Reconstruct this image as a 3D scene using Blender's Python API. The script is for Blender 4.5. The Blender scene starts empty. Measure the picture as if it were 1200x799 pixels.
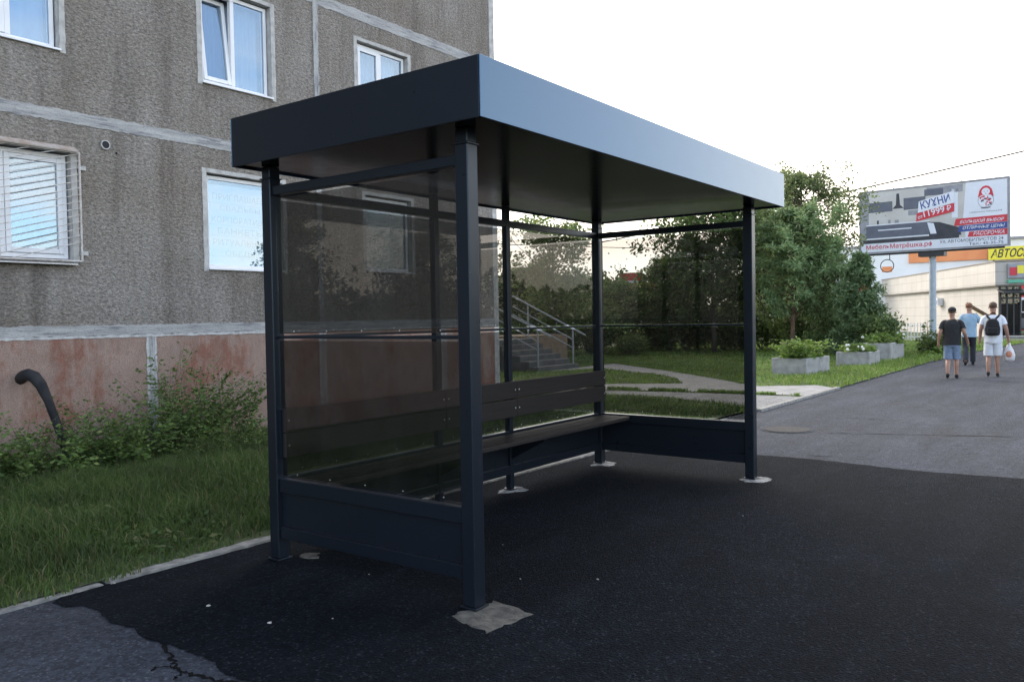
import bpy, bmesh, math, random
import numpy as np
from mathutils import Vector, Matrix
random.seed(7)
RNG = np.random.default_rng(11)
PI = math.pi
S = bpy.context.scene
COL = S.collection
R = math.radians

# ------------------------------------------------------------------ camera (solved from the picture)
CAM = (-3.2828, -2.5974, 1.6)
YAW, PIT, ROL, FPX = 0.6363, -0.0277, -0.0173, 964.62
def make_camera():
    fw = Vector((math.cos(YAW)*math.cos(PIT), math.sin(YAW)*math.cos(PIT), math.sin(PIT)))
    r = Vector((math.sin(YAW), -math.cos(YAW), 0)); u = r.cross(fw)
    c, s = math.cos(ROL), math.sin(ROL)
    r2 = c*r + s*u; u2 = -s*r + c*u
    m = Matrix((r2, u2, -fw)).transposed().to_4x4(); m.translation = CAM
    cd = bpy.data.cameras.new('camera'); cd.sensor_width = 36; cd.lens = FPX/1200*36
    cd.clip_start = .05; cd.clip_end = 2000
    o = bpy.data.objects.new('camera', cd); COL.objects.link(o); o.matrix_world = m
    S.camera = o
make_camera()

# ------------------------------------------------------------------ node material helpers
class NT:
    def __init__(s, name):
        s.m = bpy.data.materials.new(name); s.m.use_nodes = True
        s.t = s.m.node_tree; s.n = s.t.nodes; s.l = s.t.links
        s.b = s.n['Principled BSDF']; s.out = s.n['Material Output']
        s.tc = s.n.new('ShaderNodeTexCoord')
    def link(s, a, b): s.l.new(a, b)
    def mapping(s, sc=(1, 1, 1), loc=(0, 0, 0), rot=(0, 0, 0)):
        m = s.n.new('ShaderNodeMapping'); m.inputs['Scale'].default_value = sc
        m.inputs['Location'].default_value = loc; m.inputs['Rotation'].default_value = rot
        s.link(s.tc.outputs['Object'], m.inputs['Vector']); return m.outputs[0]
    def noise(s, scale, detail=4, rough=.55, vec=None, dist=0):
        n = s.n.new('ShaderNodeTexNoise'); n.inputs['Scale'].default_value = scale
        n.inputs['Detail'].default_value = detail; n.inputs['Roughness'].default_value = rough
        n.inputs['Distortion'].default_value = dist
        s.link(vec if vec is not None else s.tc.outputs['Object'], n.inputs['Vector']); return n.outputs['Fac']
    def voro(s, scale, vec=None, out='Distance', feature='F1'):
        n = s.n.new('ShaderNodeTexVoronoi'); n.inputs['Scale'].default_value = scale; n.feature = feature
        s.link(vec if vec is not None else s.tc.outputs['Object'], n.inputs['Vector']); return n.outputs[out]
    def ramp(s, fac, stops, interp='LINEAR'):
        r = s.n.new('ShaderNodeValToRGB'); r.color_ramp.interpolation = interp
        e = r.color_ramp.elements
        while len(e) < len(stops): e.new(.5)
        for k, (p, c) in enumerate(stops):
            e[k].position = p
            if isinstance(c, (int, float)): c = (c, c, c)
            e[k].color = (*c, 1)
        s.link(fac, r.inputs[0]); return r.outputs[0]
    def mix(s, fac, a, b, mode='MIX'):
        m = s.n.new('ShaderNodeMix'); m.data_type = 'RGBA'; m.blend_type = mode
        for ix, v in ((0, fac), (6, a), (7, b)):
            sock = m.inputs[ix]
            if isinstance(v, (int, float)):
                sock.default_value = v if ix == 0 else (v, v, v, 1)
            elif isinstance(v, tuple): sock.default_value = (*v, 1)
            else: s.link(v, sock)
        return m.outputs[2]
    def math(s, op, a, b=0, c=0):
        m = s.n.new('ShaderNodeMath'); m.operation = op
        for k, v in enumerate((a, b, c)):
            if isinstance(v, (int, float)): m.inputs[k].default_value = v
            else: s.link(v, m.inputs[k])
        return m.outputs[0]
    def bump(s, h, strength=.3, dist=.01, normal=None):
        b = s.n.new('ShaderNodeBump'); b.inputs['Strength'].default_value = strength
        b.inputs['Distance'].default_value = dist; s.link(h, b.inputs['Height'])
        if normal is not None: s.link(normal, b.inputs['Normal'])
        s.link(b.outputs[0], s.b.inputs['Normal']); return b.outputs[0]
    def base(s, c):
        if isinstance(c, tuple): s.b.inputs['Base Color'].default_value = (*c, 1)
        else: s.link(c, s.b.inputs['Base Color'])
    def set(s, **k):
        for a, v in k.items():
            i = s.b.inputs[a.replace('_', ' ')]
            if isinstance(v, (int, float)): i.default_value = v
            else: s.link(v, i)
def pmat(name, c1, c2=None, scale=6, rough=.6, bump=0, bscale=60, metal=0, spec=.5, bdist=.004, coat=0):
    m = NT(name); c2 = c2 or tuple(x*.8 for x in c1)
    f = m.noise(scale, 5)
    m.base(m.mix(m.ramp(f, [(.35, 0), (.65, 1)]), c1, c2))
    m.set(Roughness=rough, Metallic=metal); m.b.inputs['Specular IOR Level'].default_value = spec
    m.b.inputs['Coat Weight'].default_value = coat
    if bump: m.bump(m.noise(bscale, 3), bump, bdist)
    return m.m

def mat_metal(name='anthracite_paint', rough=.3, ior=1.5, c1=(.016, .020, .028), c2=(.021, .026, .035), coat=0):
    m = NT(name)
    m.base(m.mix(m.noise(3, 6), c1, c2))
    d = m.noise(9, 7, .65)
    m.set(Roughness=m.math('MULTIPLY_ADD', d, .16, rough-.08)); m.b.inputs['IOR'].default_value = ior
    m.bump(m.noise(2.5, 2), .04, .01)
    return m.m
M = {}
M['metal'] = mat_metal(c1=(.0075, .0098, .0145), c2=(.010, .0128, .0185))
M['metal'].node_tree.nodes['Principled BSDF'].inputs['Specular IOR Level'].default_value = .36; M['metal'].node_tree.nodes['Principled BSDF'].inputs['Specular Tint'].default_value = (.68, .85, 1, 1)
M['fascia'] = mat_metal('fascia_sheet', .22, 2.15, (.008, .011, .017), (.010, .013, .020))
M['fascia'].node_tree.nodes['Principled BSDF'].inputs['Specular Tint'].default_value = (.33, .62, 1, 1)  # blue of a reflected sky is put into the sheet's specular colour
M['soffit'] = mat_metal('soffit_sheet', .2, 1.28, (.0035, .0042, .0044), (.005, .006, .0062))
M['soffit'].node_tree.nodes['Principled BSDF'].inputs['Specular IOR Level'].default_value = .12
M['galv'] = pmat('galvanised', (.55, .55, .55), (.4, .4, .4), 30, .35, metal=.9)

def mat_glass(name, tint, ior, dust=.03, dustcol=(.5, .5, .48), rough=.0, gcol=(1, 1, 1)):
    m = NT(name); m.n.remove(m.b)
    tr = m.n.new('ShaderNodeBsdfTransparent'); tr.inputs[0].default_value = (*tint, 1)
    gl = m.n.new('ShaderNodeBsdfGlossy'); gl.inputs['Roughness'].default_value = rough; gl.inputs[0].default_value = (*gcol, 1)
    fr = m.n.new('ShaderNodeFresnel'); ge = m.n.new('ShaderNodeNewGeometry')   # the back face of a slab sees the inverse ratio
    m.link(m.math('MULTIPLY_ADD', ge.outputs['Backfacing'], 1/ior-ior, ior), fr.inputs['IOR'])
    mx = m.n.new('ShaderNodeMixShader'); m.link(fr.outputs[0], mx.inputs[0]); m.link(tr.outputs[0], mx.inputs[1]); m.link(gl.outputs[0], mx.inputs[2])
    df = m.n.new('ShaderNodeBsdfDiffuse'); df.inputs[0].default_value = (*dustcol, 1)
    m2 = m.n.new('ShaderNodeMixShader')
    f = m.noise(1.0, 6, .65, m.mapping((5, 5, 1.1)))
    m.link(m.math('MULTIPLY', m.ramp(f, [(.35, .15), (.75, 1)]), dust), m2.inputs[0])
    m.link(mx.outputs[0], m2.inputs[1]); m.link(df.outputs[0], m2.inputs[2])
    m.link(m2.outputs[0], m.out.inputs[0]); return m.m
M['glass'] = mat_glass('smoked_glazing', (.557, .557, .548), 1.45, .012)
M['winglass'] = mat_glass('window_glazing', (.74, .84, .92), 2.4, .01, gcol=(.80, .92, 1))
M['darkglass'] = mat_glass('shop_glazing', (.25, .27, .28), 1.6, .02)

def mat_pebble():
    m = NT('pebbledash')
    v = m.voro(38, m.mapping((.85, 1, 1.2)))
    n1 = m.noise(27, 7, .78, m.mapping((.8, 1, 1.15)), .15)
    n2 = m.noise(.8, 6, .65)
    st = m.noise(1.0, 5, .65, m.mapping((3.2, 1, .28)))
    c = m.ramp(n1, [(.28, (.074, .066, .058)), (.45, (.205, .184, .162)), (.6, (.35, .316, .28)), (.75, (.56, .51, .455))])
    c = m.mix(m.ramp(v, [(.0, .5), (.45, 0)]), c, (.40, .385, .36))
    c = m.mix(m.ramp(n2, [(.35, 0), (.66, .8)]), c, m.mix(1, c, (.66, .61, .55), 'MULTIPLY'))
    c = m.mix(m.ramp(st, [(.5, 0), (.70, .8)]), c, m.mix(1, c, (.52, .50, .49), 'MULTIPLY'))
    c = m.mix(m.ramp(st, [(.25, .32), (.42, 0)]), c, (.42, .41, .385))
    m.base(c); m.set(Roughness=.92)
    h = m.math('ADD', n1, m.math('MULTIPLY', v, -.8))
    m.bump(h, .9, .02); return m.m
M['pebble'] = mat_pebble()
def mat_plinth():
    m = NT('plinth_render')
    big = m.noise(1.0, 7, .7, m.mapping((1.1, 1, .75), (3.1, 0, .4)))
    mid = m.noise(5, 7, .75, m.mapping((1, 1, .6)))
    fine = m.noise(70, 4, .7)
    drip = m.noise(1.0, 6, .7, m.mapping((7, 1, .5)))
    c = m.mix(m.ramp(mid, [(.35, 0), (.65, 1)]), (.36, .255, .205), (.27, .185, .145))
    red = m.mix(m.ramp(mid, [(.4, 0), (.62, 1)]), (.25, .090, .055), (.21, .105, .072))
    c = m.mix(m.ramp(m.math('ADD', m.math('MULTIPLY', big, .8), m.math('MULTIPLY', drip, .25)), [(.515, 0), (.60, .9)]), c, red)
    c = m.mix(m.ramp(m.math('ADD', m.math('MULTIPLY', drip, .6), m.math('MULTIPLY', mid, .4)), [(.56, 0), (.68, .65)]), c, (.36, .32, .30))
    c = m.mix(m.ramp(fine, [(.3, .75), (.5, 0)]), c, (.085, .065, .058)); c = m.mix(m.ramp(m.voro(30), [(.0, .35), (.35, 0)]), c, (.36, .31, .29))
    m.base(c); m.set(Roughness=.9); m.bump(m.math('ADD', fine, mid), .6, .012); return m.m
M['plinth'] = mat_plinth()
def mat_joint(name, vert=False):
    m = NT(name)
    sc = (7, 1, .8) if vert else (.8, 1, 7)
    sc2 = (22, 1, 2) if vert else (2, 1, 22)
    a = m.noise(1.0, 7, .7, m.mapping(sc2)); b = m.noise(2.2, 6, .7, m.mapping(sc)); f = m.noise(45, 5, .7)
    c = m.mix(m.ramp(b, [(.4, 0), (.62, 1)]), (.43, .42, .405), (.29, .285, .28))
    c = m.mix(m.ramp(a, [(.52, 0), (.64, .9)]), c, (.13, .13, .145))
    c = m.mix(m.ramp(f, [(.3, .6), (.48, 0)]), c, (.16, .155, .15))
    m.base(c); m.set(Roughness=.9); m.bump(m.math('ADD', a, f), .6, .01); return m.m
M['joint'] = mat_joint('joint_sealant'); M['jointv'] = mat_joint('joint_sealant_upright', True)
M['whitepaint'] = pmat('old_white_paint', (.52, .51, .49), (.36, .35, .34), 22, .8, .4, 60)
M['surround'] = pmat('window_plaster', (.50, .485, .46), (.35, .335, .315), 9, .9, .6, 45, bdist=.008)
M['pvc'] = pmat('white_pvc', (.78, .78, .79), (.70, .70, .71), 3, .35)
M['curtain'] = pmat('white_curtain', (.40, .43, .48), (.30, .34, .40), 2, .9)
M['darkroom'] = pmat('room_dark', (.03, .03, .035), (.02, .02, .022), 2, .9)
M['bannerwhite'] = pmat('window_film', (.60, .58, .56), (.52, .51, .50), 2, .7)
M['bannertext'] = pmat('film_lettering', (.17, .18, .20), (.24, .25, .27), 20, .8)
M['grille'] = pmat('old_white_iron', (.58, .56, .53), (.38, .33, .29), 18, .7, .3, 80)
M['rust'] = pmat('rusty_tin', (.30, .22, .17), (.42, .39, .36), 7, .8, .4, 60)

def mat_asphalt(name, c1, c2, agg, bumps, rough, specks=.5, big=(.8, 1.15)):
    m = NT(name)
    n = m.noise(130, 4, .75); v = m.voro(95, out='Color'); b = m.noise(.55, 6, .62); mid = m.noise(5, 6, .7); lane = m.noise(1.0, 5, .6, m.mapping((.35, 2.6, 1), (0, 0, 0), (0, 0, .25)))
    sep = m.n.new('ShaderNodeSeparateColor'); m.link(v, sep.inputs[0])
    c = m.mix(m.ramp(n, [(.32, 0), (.68, 1)]), c1, c2)
    c = m.mix(m.ramp(sep.outputs[0], [(.90, 0), (.97, specks)]), c, agg)
    st = m.voro(48, out='Color'); s2 = m.n.new('ShaderNodeSeparateColor'); m.link(st, s2.inputs[0]); c = m.mix(1, c, m.ramp(s2.outputs[1], [(.1, .72), (.9, 1.35)]), 'MULTIPLY')
    c = m.mix(m.math('MULTIPLY', m.ramp(m.noise(.9, 7, .68, m.mapping((1, 1.6, 1), (4, 2, 0))), [(.52, 0), (.72, 1)]), .16), c, agg)
    c = m.mix(1, c, m.ramp(b, [(.3, big[0]), (.7, big[1])]), 'MULTIPLY')
    c = m.mix(1, c, m.ramp(mid, [(.3, .82), (.7, 1.16)]), 'MULTIPLY'); c = m.mix(1, c, m.ramp(lane, [(.32, .78), (.68, 1.22)]), 'MULTIPLY')
    m.base(c); m.set(Roughness=m.math('MULTIPLY_ADD', b, .2, rough-.1))
    m.bump(m.math('ADD', n, m.math('MULTIPLY', m.voro(62), 1.2)), bumps, .016); return m.m
M['oldasphalt'] = mat_asphalt('worn_asphalt', (.025, .028, .0365), (.050, .056, .071), (.13, .137, .15), .6, .84)
M['newasphalt'] = mat_asphalt('fresh_asphalt', (.0022, .0028, .0041), (.0098, .0118, .0168), (.050, .055, .064), 1.0, .90, .5, (.62, 1.4))
M['newasphalt'].node_tree.nodes['Principled BSDF'].inputs['Specular IOR Level'].default_value = .10; M['newasphalt'].node_tree.nodes['Principled BSDF'].inputs['Specular Tint'].default_value = (.7, .85, 1, 1)
M['oldasphalt'].node_tree.nodes['Principled BSDF'].inputs['Specular IOR Level'].default_value = .2
M['slab'] = pmat('path_concrete', (.27, .26, .25), (.19, .185, .18), 3, .9, .5, 60)
M['stepstone'] = pmat('stained_step_concrete', (.15, .145, .135), (.09, .088, .083), 4, .9, .5, 60)
M['pathasphalt'] = mat_asphalt('path_asphalt', (.12, .12, .12), (.22, .215, .21), (.4, .4, .38), .5, .9)
M['kerb'] = pmat('kerb_concrete', (.30, .29, .27), (.15, .145, .135), 16, .9, .7, 70, bdist=.008)
M['footing'] = pmat('rough_concrete', (.135, .122, .10), (.05, .047, .041), 13, .9, .9, 60, bdist=.012)
M['footlight'] = pmat('pale_concrete', (.42, .41, .39), (.11, .108, .10), 22, .9, .9, 60, bdist=.012)
M['crack'] = pmat('crack_dirt', (.004, .004, .004), (.009, .009, .009), 30, .95, spec=.1)
M['earth'] = pmat('bare_earth', (.060, .050, .036), (.035, .032, .022), 9, .95, .8, 40, bdist=.02)
def mat_turf():
    m = NT('turf_soil')
    a = m.noise(1.1, 6, .65); b = m.noise(22, 5, .7)
    c = m.mix(m.ramp(a, [(.4, 0), (.65, 1)]), (.042, .068, .020), (.066, .088, .028))
    c = m.mix(m.ramp(b, [(.5, 0), (.68, .8)]), c, (.055, .045, .026))
    m.base(c); m.set(Roughness=.95); m.bump(b, .8, .03); return m.m
M['turf'] = mat_turf()

def mat_leaf(name, stops, trans=.35, rough=.55):
    m = NT(name)
    g = m.n.new('ShaderNodeNewGeometry')
    c = m.ramp(g.outputs['Random Per Island'], stops)
    p = m.noise(1.5, 4, .6)
    c = m.mix(1, c, m.ramp(p, [(.3, .62), (.72, 1.35)]), 'MULTIPLY')
    m.base(c); m.set(Roughness=rough); m.b.inputs['Specular IOR Level'].default_value = .3
    tl = m.n.new('ShaderNodeBsdfTranslucent'); m.link(c, tl.inputs[0])
    mx = m.n.new('ShaderNodeMixShader'); mx.inputs[0].default_value = trans
    m.link(m.b.outputs[0], mx.inputs[1]); m.link(tl.outputs[0], mx.inputs[2]); m.link(mx.outputs[0], m.out.inputs[0]); return m.m
M['grass'] = mat_leaf('grass_blades', [(0, (0.0407, 0.0791, 0.0180)), (.45, (0.0655, 0.1129, 0.0271)), (.8, (0.0926, 0.1411, 0.0384)), (.95, (0.1580, 0.1580, 0.0678)), (1, (0.2371, 0.1920, 0.1016))], .35)
M['lawn'] = mat_leaf('lawn_blades', [(0, (0.1023, 0.1705, 0.0307)), (.5, (0.1535, 0.2421, 0.0477)), (.9, (0.2046, 0.2899, 0.0682)), (1, (0.2899, 0.2814, 0.1109))], .35)
M['weed'] = mat_leaf('weed_leaves', [(0, (0.0659, 0.1192, 0.0314)), (.5, (0.1098, 0.1788, 0.0470)), (.9, (0.1568, 0.2321, 0.0659)), (1, (0.2509, 0.2979, 0.0941))], .3)
M['weedlight'] = mat_leaf('sprig_leaves', [(0, (0.0696, 0.116, 0.0319)), (.6, (0.1131, 0.1668, 0.0464)), (1, (0.1812, 0.2175, 0.0725))], .35)
M['leafdark'] = mat_leaf('dark_leaves', [(0, (0.0528, 0.0900, 0.0279)), (.5, (0.0900, 0.1366, 0.0435)), (.9, (0.1366, 0.1863, 0.0590)), (1, (0.2018, 0.2329, 0.0776))], .4)
M['leafmid'] = mat_leaf('mid_leaves', [(0, (0.0892, 0.1393, 0.0429)), (.5, (0.1428, 0.2000, 0.0643)), (.9, (0.1964, 0.2590, 0.0892)), (1, (0.3035, 0.3213, 0.1160))], 0.45)
M['leaflight'] = mat_leaf('light_leaves', [(0, (0.0908, 0.1320, 0.0528)), (.5, (0.1403, 0.1848, 0.0743)), (1, (0.2310, 0.2640, 0.1073))], 0.5)
M['needle'] = mat_leaf('pine_needles', [(0, (0.1414, 0.2248, 0.0963)), (.6, (0.2313, 0.3375, 0.1478)), (1, (0.3535, 0.4200, 0.1928))], 0.4)
M['spruce'] = mat_leaf('spruce_needles', [(0, (0.0922, 0.1511, 0.0723)), (.6, (0.1433, 0.2194, 0.1027)), (1, (0.2178, 0.2925, 0.1331))], 0.35)
M['bark'] = pmat('grey_bark', (.10, .085, .068), (.05, .042, .034), 14, .9, .8, 40, bdist=.02)
M['pinebark'] = pmat('pine_bark', (.17, .095, .058), (.08, .055, .04), 10, .9, .8, 40, bdist=.02)
M['stem'] = pmat('green_stem', (.06, .085, .03), (.05, .05, .02), 8, .8)
M['flower'] = pmat('white_flower', (.75, .75, .70), (.7, .7, .65), 8, .8)
def mat_wood():
    m = NT('bench_plank')
    g = m.noise(1.0, 6, .7, m.mapping((2, 60, 60)))
    m.base(m.mix(m.ramp(g, [(.35, 0), (.65, 1)]), (.013, .0105, .010), (.022, .018, .017)))
    m.set(Roughness=.6); m.b.inputs['Specular IOR Level'].default_value = .25; m.bump(g, .25, .003); return m.m
M['plank'] = mat_wood()
M['planter'] = pmat('planter_concrete', (.36, .355, .34), (.25, .245, .235), 5, .9, .5, 50)
M['pipe'] = pmat('black_pipe', (.014, .015, .018), (.030, .030, .032), 8, .7, .3, 50, spec=.2)
M['rail'] = pmat('grey_handrail', (.42, .44, .46), (.33, .35, .37), 8, .4)
M['brick'] = pmat('entrance_brick', (.30, .22, .14), (.21, .14, .09), 9, .9, .6, 40)
M['pole'] = pmat('grey_pole_paint', (.42, .46, .50), (.34, .38, .42), 6, .5)
M['darksteel'] = pmat('dark_steel', (.05, .052, .055), (.035, .036, .038), 8, .5)
M['posterwhite'] = pmat('poster_white', (.74, .75, .79), (.70, .71, .75), 3, .6)
M['posterbeige'] = pmat('poster_beige', (.50, .47, .43), (.58, .55, .51), 1.2, .6)
M['postergrey'] = pmat('poster_slate', (.10, .11, .14), (.13, .14, .17), 2, .6)
M['posterdark'] = pmat('poster_dark', (.035, .036, .042), (.06, .06, .07), 2, .6)
M['posterred'] = pmat('poster_red', (.60, .045, .06), (.55, .04, .055), 3, .6)
M['posterblue'] = pmat('poster_blue', (.055, .085, .28), (.05, .08, .25), 3, .6)
M['postermid'] = pmat('poster_grey', (.33, .33, .35), (.25, .25, .27), 3, .6)
def mat_tiles():
    m = NT('kiosk_cladding')
    br = m.n.new('ShaderNodeTexBrick'); br.offset = 0
    vec = m.mapping((1, 1, 1), (0, 0, 0), (R(90), 0, 0))
    m.link(vec, br.inputs['Vector'])
    br.inputs['Scale'].default_value = 1; br.inputs['Brick Width'].default_value = 1.2; br.inputs['Row Height'].default_value = .62
    br.inputs['Mortar Size'].default_value = .012; br.inputs['Color1'].default_value = (.48, .435, .38, 1); br.inputs['Color2'].default_value = (.455, .41, .36, 1)
    br.inputs['Mortar'].default_value = (.27, .235, .20, 1)
    m.base(m.mix(1, br.outputs[0], m.ramp(m.noise(.6, 5), [(.3, .9), (.7, 1.08)]), 'MULTIPLY')); m.set(Roughness=.6); return m.m
M['kiosk'] = mat_tiles()
M['kiosktrim'] = pmat('kiosk_trim', (.25, .21, .18), (.2, .17, .15), 4, .6)
M['wallwhite'] = pmat('white_cladding', (.82, .81, .79), (.76, .75, .73), .7, .7)
M['orange'] = pmat('orange_panel', (.80, .30, .11), (.74, .25, .09), 1, .5)
M['yellow'] = pmat('yellow_panel', (.82, .70, .05), (.78, .66, .04), 1, .5)
M['signblack'] = pmat('sign_black', (.02, .02, .02), (.03, .03, .03), 2, .5)
M['redwall'] = pmat('red_cladding', (.62, .05, .045), (.55, .04, .04), 1, .5)
M['green'] = pmat('sign_green', (.12, .42, .28), (.1, .38, .25), 2, .5)
M['skin'] = pmat('skin', (.36, .20, .14), (.31, .165, .115), 9, .55)
M['hairbrown'] = pmat('brown_hair', (.10, .055, .032), (.065, .036, .02), 60, .7, .5, 200)
M['hairginger'] = pmat('ginger_hair', (.20, .085, .04), (.14, .06, .03), 60, .7, .5, 200)
M['black'] = pmat('black_cloth', (.014, .014, .016), (.022, .022, .024), 14, .9, .4, 60)
M['denim'] = pmat('pale_denim', (.21, .27, .37), (.14, .19, .28), 14, .9, .4, 120)
M['bluecloth'] = pmat('light_blue_cloth', (.30, .42, .52), (.24, .35, .45), 9, .9, .4, 30, bdist=.01)
M['navy'] = pmat('dark_trousers', (.018, .020, .028), (.028, .03, .038), 12, .9, .3, 60)
M['whitecloth'] = pmat('white_cloth', (.70, .71, .74), (.60, .62, .66), 7, .9, .4, 30, bdist=.01)
M['bag'] = pmat('thin_white_plastic', (.66, .66, .68), (.58, .52, .50), 12, .35, .6, 30, bdist=.02)
M['bagred'] = pmat('bag_contents', (.46, .14, .08), (.5, .25, .15), 14, .5)
M['boardwood'] = pmat('brown_board', (.16, .085, .04), (.11, .06, .03), 9, .7)
M['carpaint'] = pmat('car_paint', (.20, .21, .23), (.18, .19, .21), 2, .25, coat=.5)
M['tyre'] = pmat('tyre_rubber', (.02, .02, .02), (.03, .03, .03), 10, .8)
M['taillight'] = pmat('tail_light', (.4, .02, .02), (.35, .02, .02), 4, .3)
M['fencegrey'] = pmat('grey_fence', (.13, .14, .15), (.09, .10, .11), 1, .8)
M['cable'] = pmat('cable_black', (.05, .05, .055), (.04, .04, .045), 2, .7)
M['litter'] = pmat('pale_litter', (.50, .49, .45), (.36, .34, .30), 40, .9)
M['farwood'] = mat_leaf('far_foliage', [(0, (.04, .06, .03)), (1, (.08, .10, .05))], .2)
M['manhole'] = pmat('manhole_iron', (.050, .046, .044), (.030, .029, .029), 20, .8, .8, 30, bdist=.01)

# ------------------------------------------------------------------ mesh helpers
class MB:
    def __init__(s): s.v = []; s.f = []
    def add(s, vs, fs):
        n = len(s.v); s.v += [tuple(v) for v in vs]; s.f += [tuple(i+n for i in f) for f in fs]; return s
    def box(s, x0, x1, y0, y1, z0, z1, mtx=None):
        vs = [(x, y, z) for x in (x0, x1) for y in (y0, y1) for z in (z0, z1)]
        if mtx is not None: vs = [mtx @ Vector(v) for v in vs]
        return s.add(vs, [(0, 1, 3, 2), (4, 6, 7, 5), (0, 4, 5, 1), (2, 3, 7, 6), (0, 2, 6, 4), (1, 5, 7, 3)])
    def tube(s, pts, r, n=8, cap=True):
        pts = [Vector(p) for p in pts]; rs = r if isinstance(r, (list, tuple)) else [r]*len(pts)
        rings = []; up = Vector((0, 0, 1)); base = len(s.v); a = None
        for i, p in enumerate(pts):
            d = (pts[min(i+1, len(pts)-1)] - pts[max(i-1, 0)]).normalized()
            if a is None:
                a = d.cross(up if abs(d.z) < .9 else Vector((1, 0, 0))).normalized()
            else:
                a = (a - d*a.dot(d)).normalized()
            b = d.cross(a)
            rings.append([p + (a*math.cos(2*PI*k/n) + b*math.sin(2*PI*k/n))*rs[i] for k in range(n)])
        vs = [v for rg in rings for v in rg]; fs = []
        for i in range(len(pts)-1):
            for k in range(n):
                fs.append((i*n+k, i*n+(k+1) % n, (i+1)*n+(k+1) % n, (i+1)*n+k))
        if cap: fs += [tuple(range(n))[::-1], tuple((len(pts)-1)*n+k for k in range(n))]
        return s.add(vs, fs)
    def prism(s, poly, z0, z1, axis='z'):
        n = len(poly)
        def P(a, b, c): return (a, b, c) if axis == 'z' else ((a, c, b) if axis == 'y' else (c, a, b))
        vs = [P(x, y, z0) for x, y in poly] + [P(x, y, z1) for x, y in poly]
        return s.add(vs, [tuple(range(n))[::-1], tuple(range(n, 2*n))] + [(i, (i+1) % n, n+(i+1) % n, n+i) for i in range(n)])
    def sheet(s, poly, z):
        return s.add([(x, y, z) for x, y in poly], [tuple(range(len(poly)))])
    def ball(s, c, r, seg=12, rings=8):
        rr = r if isinstance(r, (tuple, list)) else (r, r, r)
        vs = [(c[0], c[1], c[2]+rr[2])]
        for i in range(1, rings):
            t = PI*i/rings
            for k in range(seg):
                p = 2*PI*k/seg; vs.append((c[0]+rr[0]*math.sin(t)*math.cos(p), c[1]+rr[1]*math.sin(t)*math.sin(p), c[2]+rr[2]*math.cos(t)))
        vs.append((c[0], c[1], c[2]-rr[2])); fs = []
        for k in range(seg): fs.append((0, 1+k, 1+(k+1) % seg))
        for i in range(rings-2):
            for k in range(seg): fs.append((1+i*seg+k, 1+(i+1)*seg+k, 1+(i+1)*seg+(k+1) % seg, 1+i*seg+(k+1) % seg))
        L = len(vs)-1
        for k in range(seg): fs.append((L, 1+(rings-2)*seg+(k+1) % seg, 1+(rings-2)*seg+k))
        return s.add(vs, fs)
ORG = {}
def props(o, label=None, cat=None, group=None, kind=None):
    for k, v in (('label', label), ('category', cat), ('group', group), ('kind', kind)):
        if v: o[k] = v
    return o
def thing(name, label, cat, loc=(0, 0, 0), rz=0, group=None, local=False):
    o = bpy.data.objects.new(name, None); o.empty_display_size = .1; COL.objects.link(o)
    o.location = loc; o.rotation_euler = (0, 0, rz)
    ORG[o.name] = (0, 0, 0) if local else tuple(loc)
    return props(o, label, cat, group)
def link(name, me, mat, parent=None, loc=(0, 0, 0)):
    if mat is not None and not me.materials: me.materials.append(mat)
    o = bpy.data.objects.new(name, me); COL.objects.link(o)
    if parent is not None: o.parent = parent; ORG[o.name] = ORG[parent.name]
    else: o.location = loc; ORG[o.name] = tuple(loc)
    return o
def mk(name, mb, mat, parent=None, loc=(0, 0, 0), bevel=0, smooth=False, seg=2):
    org = ORG[parent.name] if parent is not None else loc
    me = bpy.data.meshes.new(name)
    me.from_pydata([(x-org[0], y-org[1], z-org[2]) for x, y, z in mb.v], [], mb.f)
    bm = bmesh.new(); bm.from_mesh(me); bmesh.ops.recalc_face_normals(bm, faces=bm.faces); bm.to_mesh(me); bm.free()
    me.update()
    if smooth:
        for p in me.polygons: p.use_smooth = True
    o = link(name, me, mat, parent, loc)
    if bevel:
        b = o.modifiers.new('bevel', 'BEVEL'); b.width = bevel; b.segments = seg; b.limit_method = 'ANGLE'
    return o
def tag1(o, label, cat, group=None): return props(o, label, cat, group)
def structure(name, mb, mat, **k): return props(mk(name, mb, mat, **k), kind='structure')
def arr_mesh(name, V, F):
    """V (n,3) float, F (m,k) int"""
    me = bpy.data.meshes.new(name); me.vertices.add(len(V)); me.vertices.foreach_set('co', np.asarray(V, np.float32).ravel())
    k = F.shape[1]; me.loops.add(F.size); me.loops.foreach_set('vertex_index', F.astype(np.int32).ravel())
    me.polygons.add(len(F)); me.polygons.foreach_set('loop_start', np.arange(len(F), dtype=np.int32)*k)
    me.update(calc_edges=True); me.validate(); return me
def unit(a): return a/np.maximum(np.linalg.norm(a, axis=1, keepdims=True), 1e-9)
def leaf_mesh(name, C, D, L, W, fold=.25):
    """rhombic leaves: base C, direction D, length L, width W"""
    n = len(C); D = unit(D); rv = unit(RNG.normal(size=(n, 3))); sd = unit(np.cross(D, rv)); up = np.cross(sd, D)
    L = np.broadcast_to(L, n)[:, None]; W = np.broadcast_to(W, n)[:, None]
    m = C + D*L*.45 + up*W*fold
    V = np.stack([C, m+sd*W*.5, C+D*L, m-sd*W*.5], 1).reshape(-1, 3)
    return arr_mesh(name, V, np.arange(4*n).reshape(n, 4))
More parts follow.
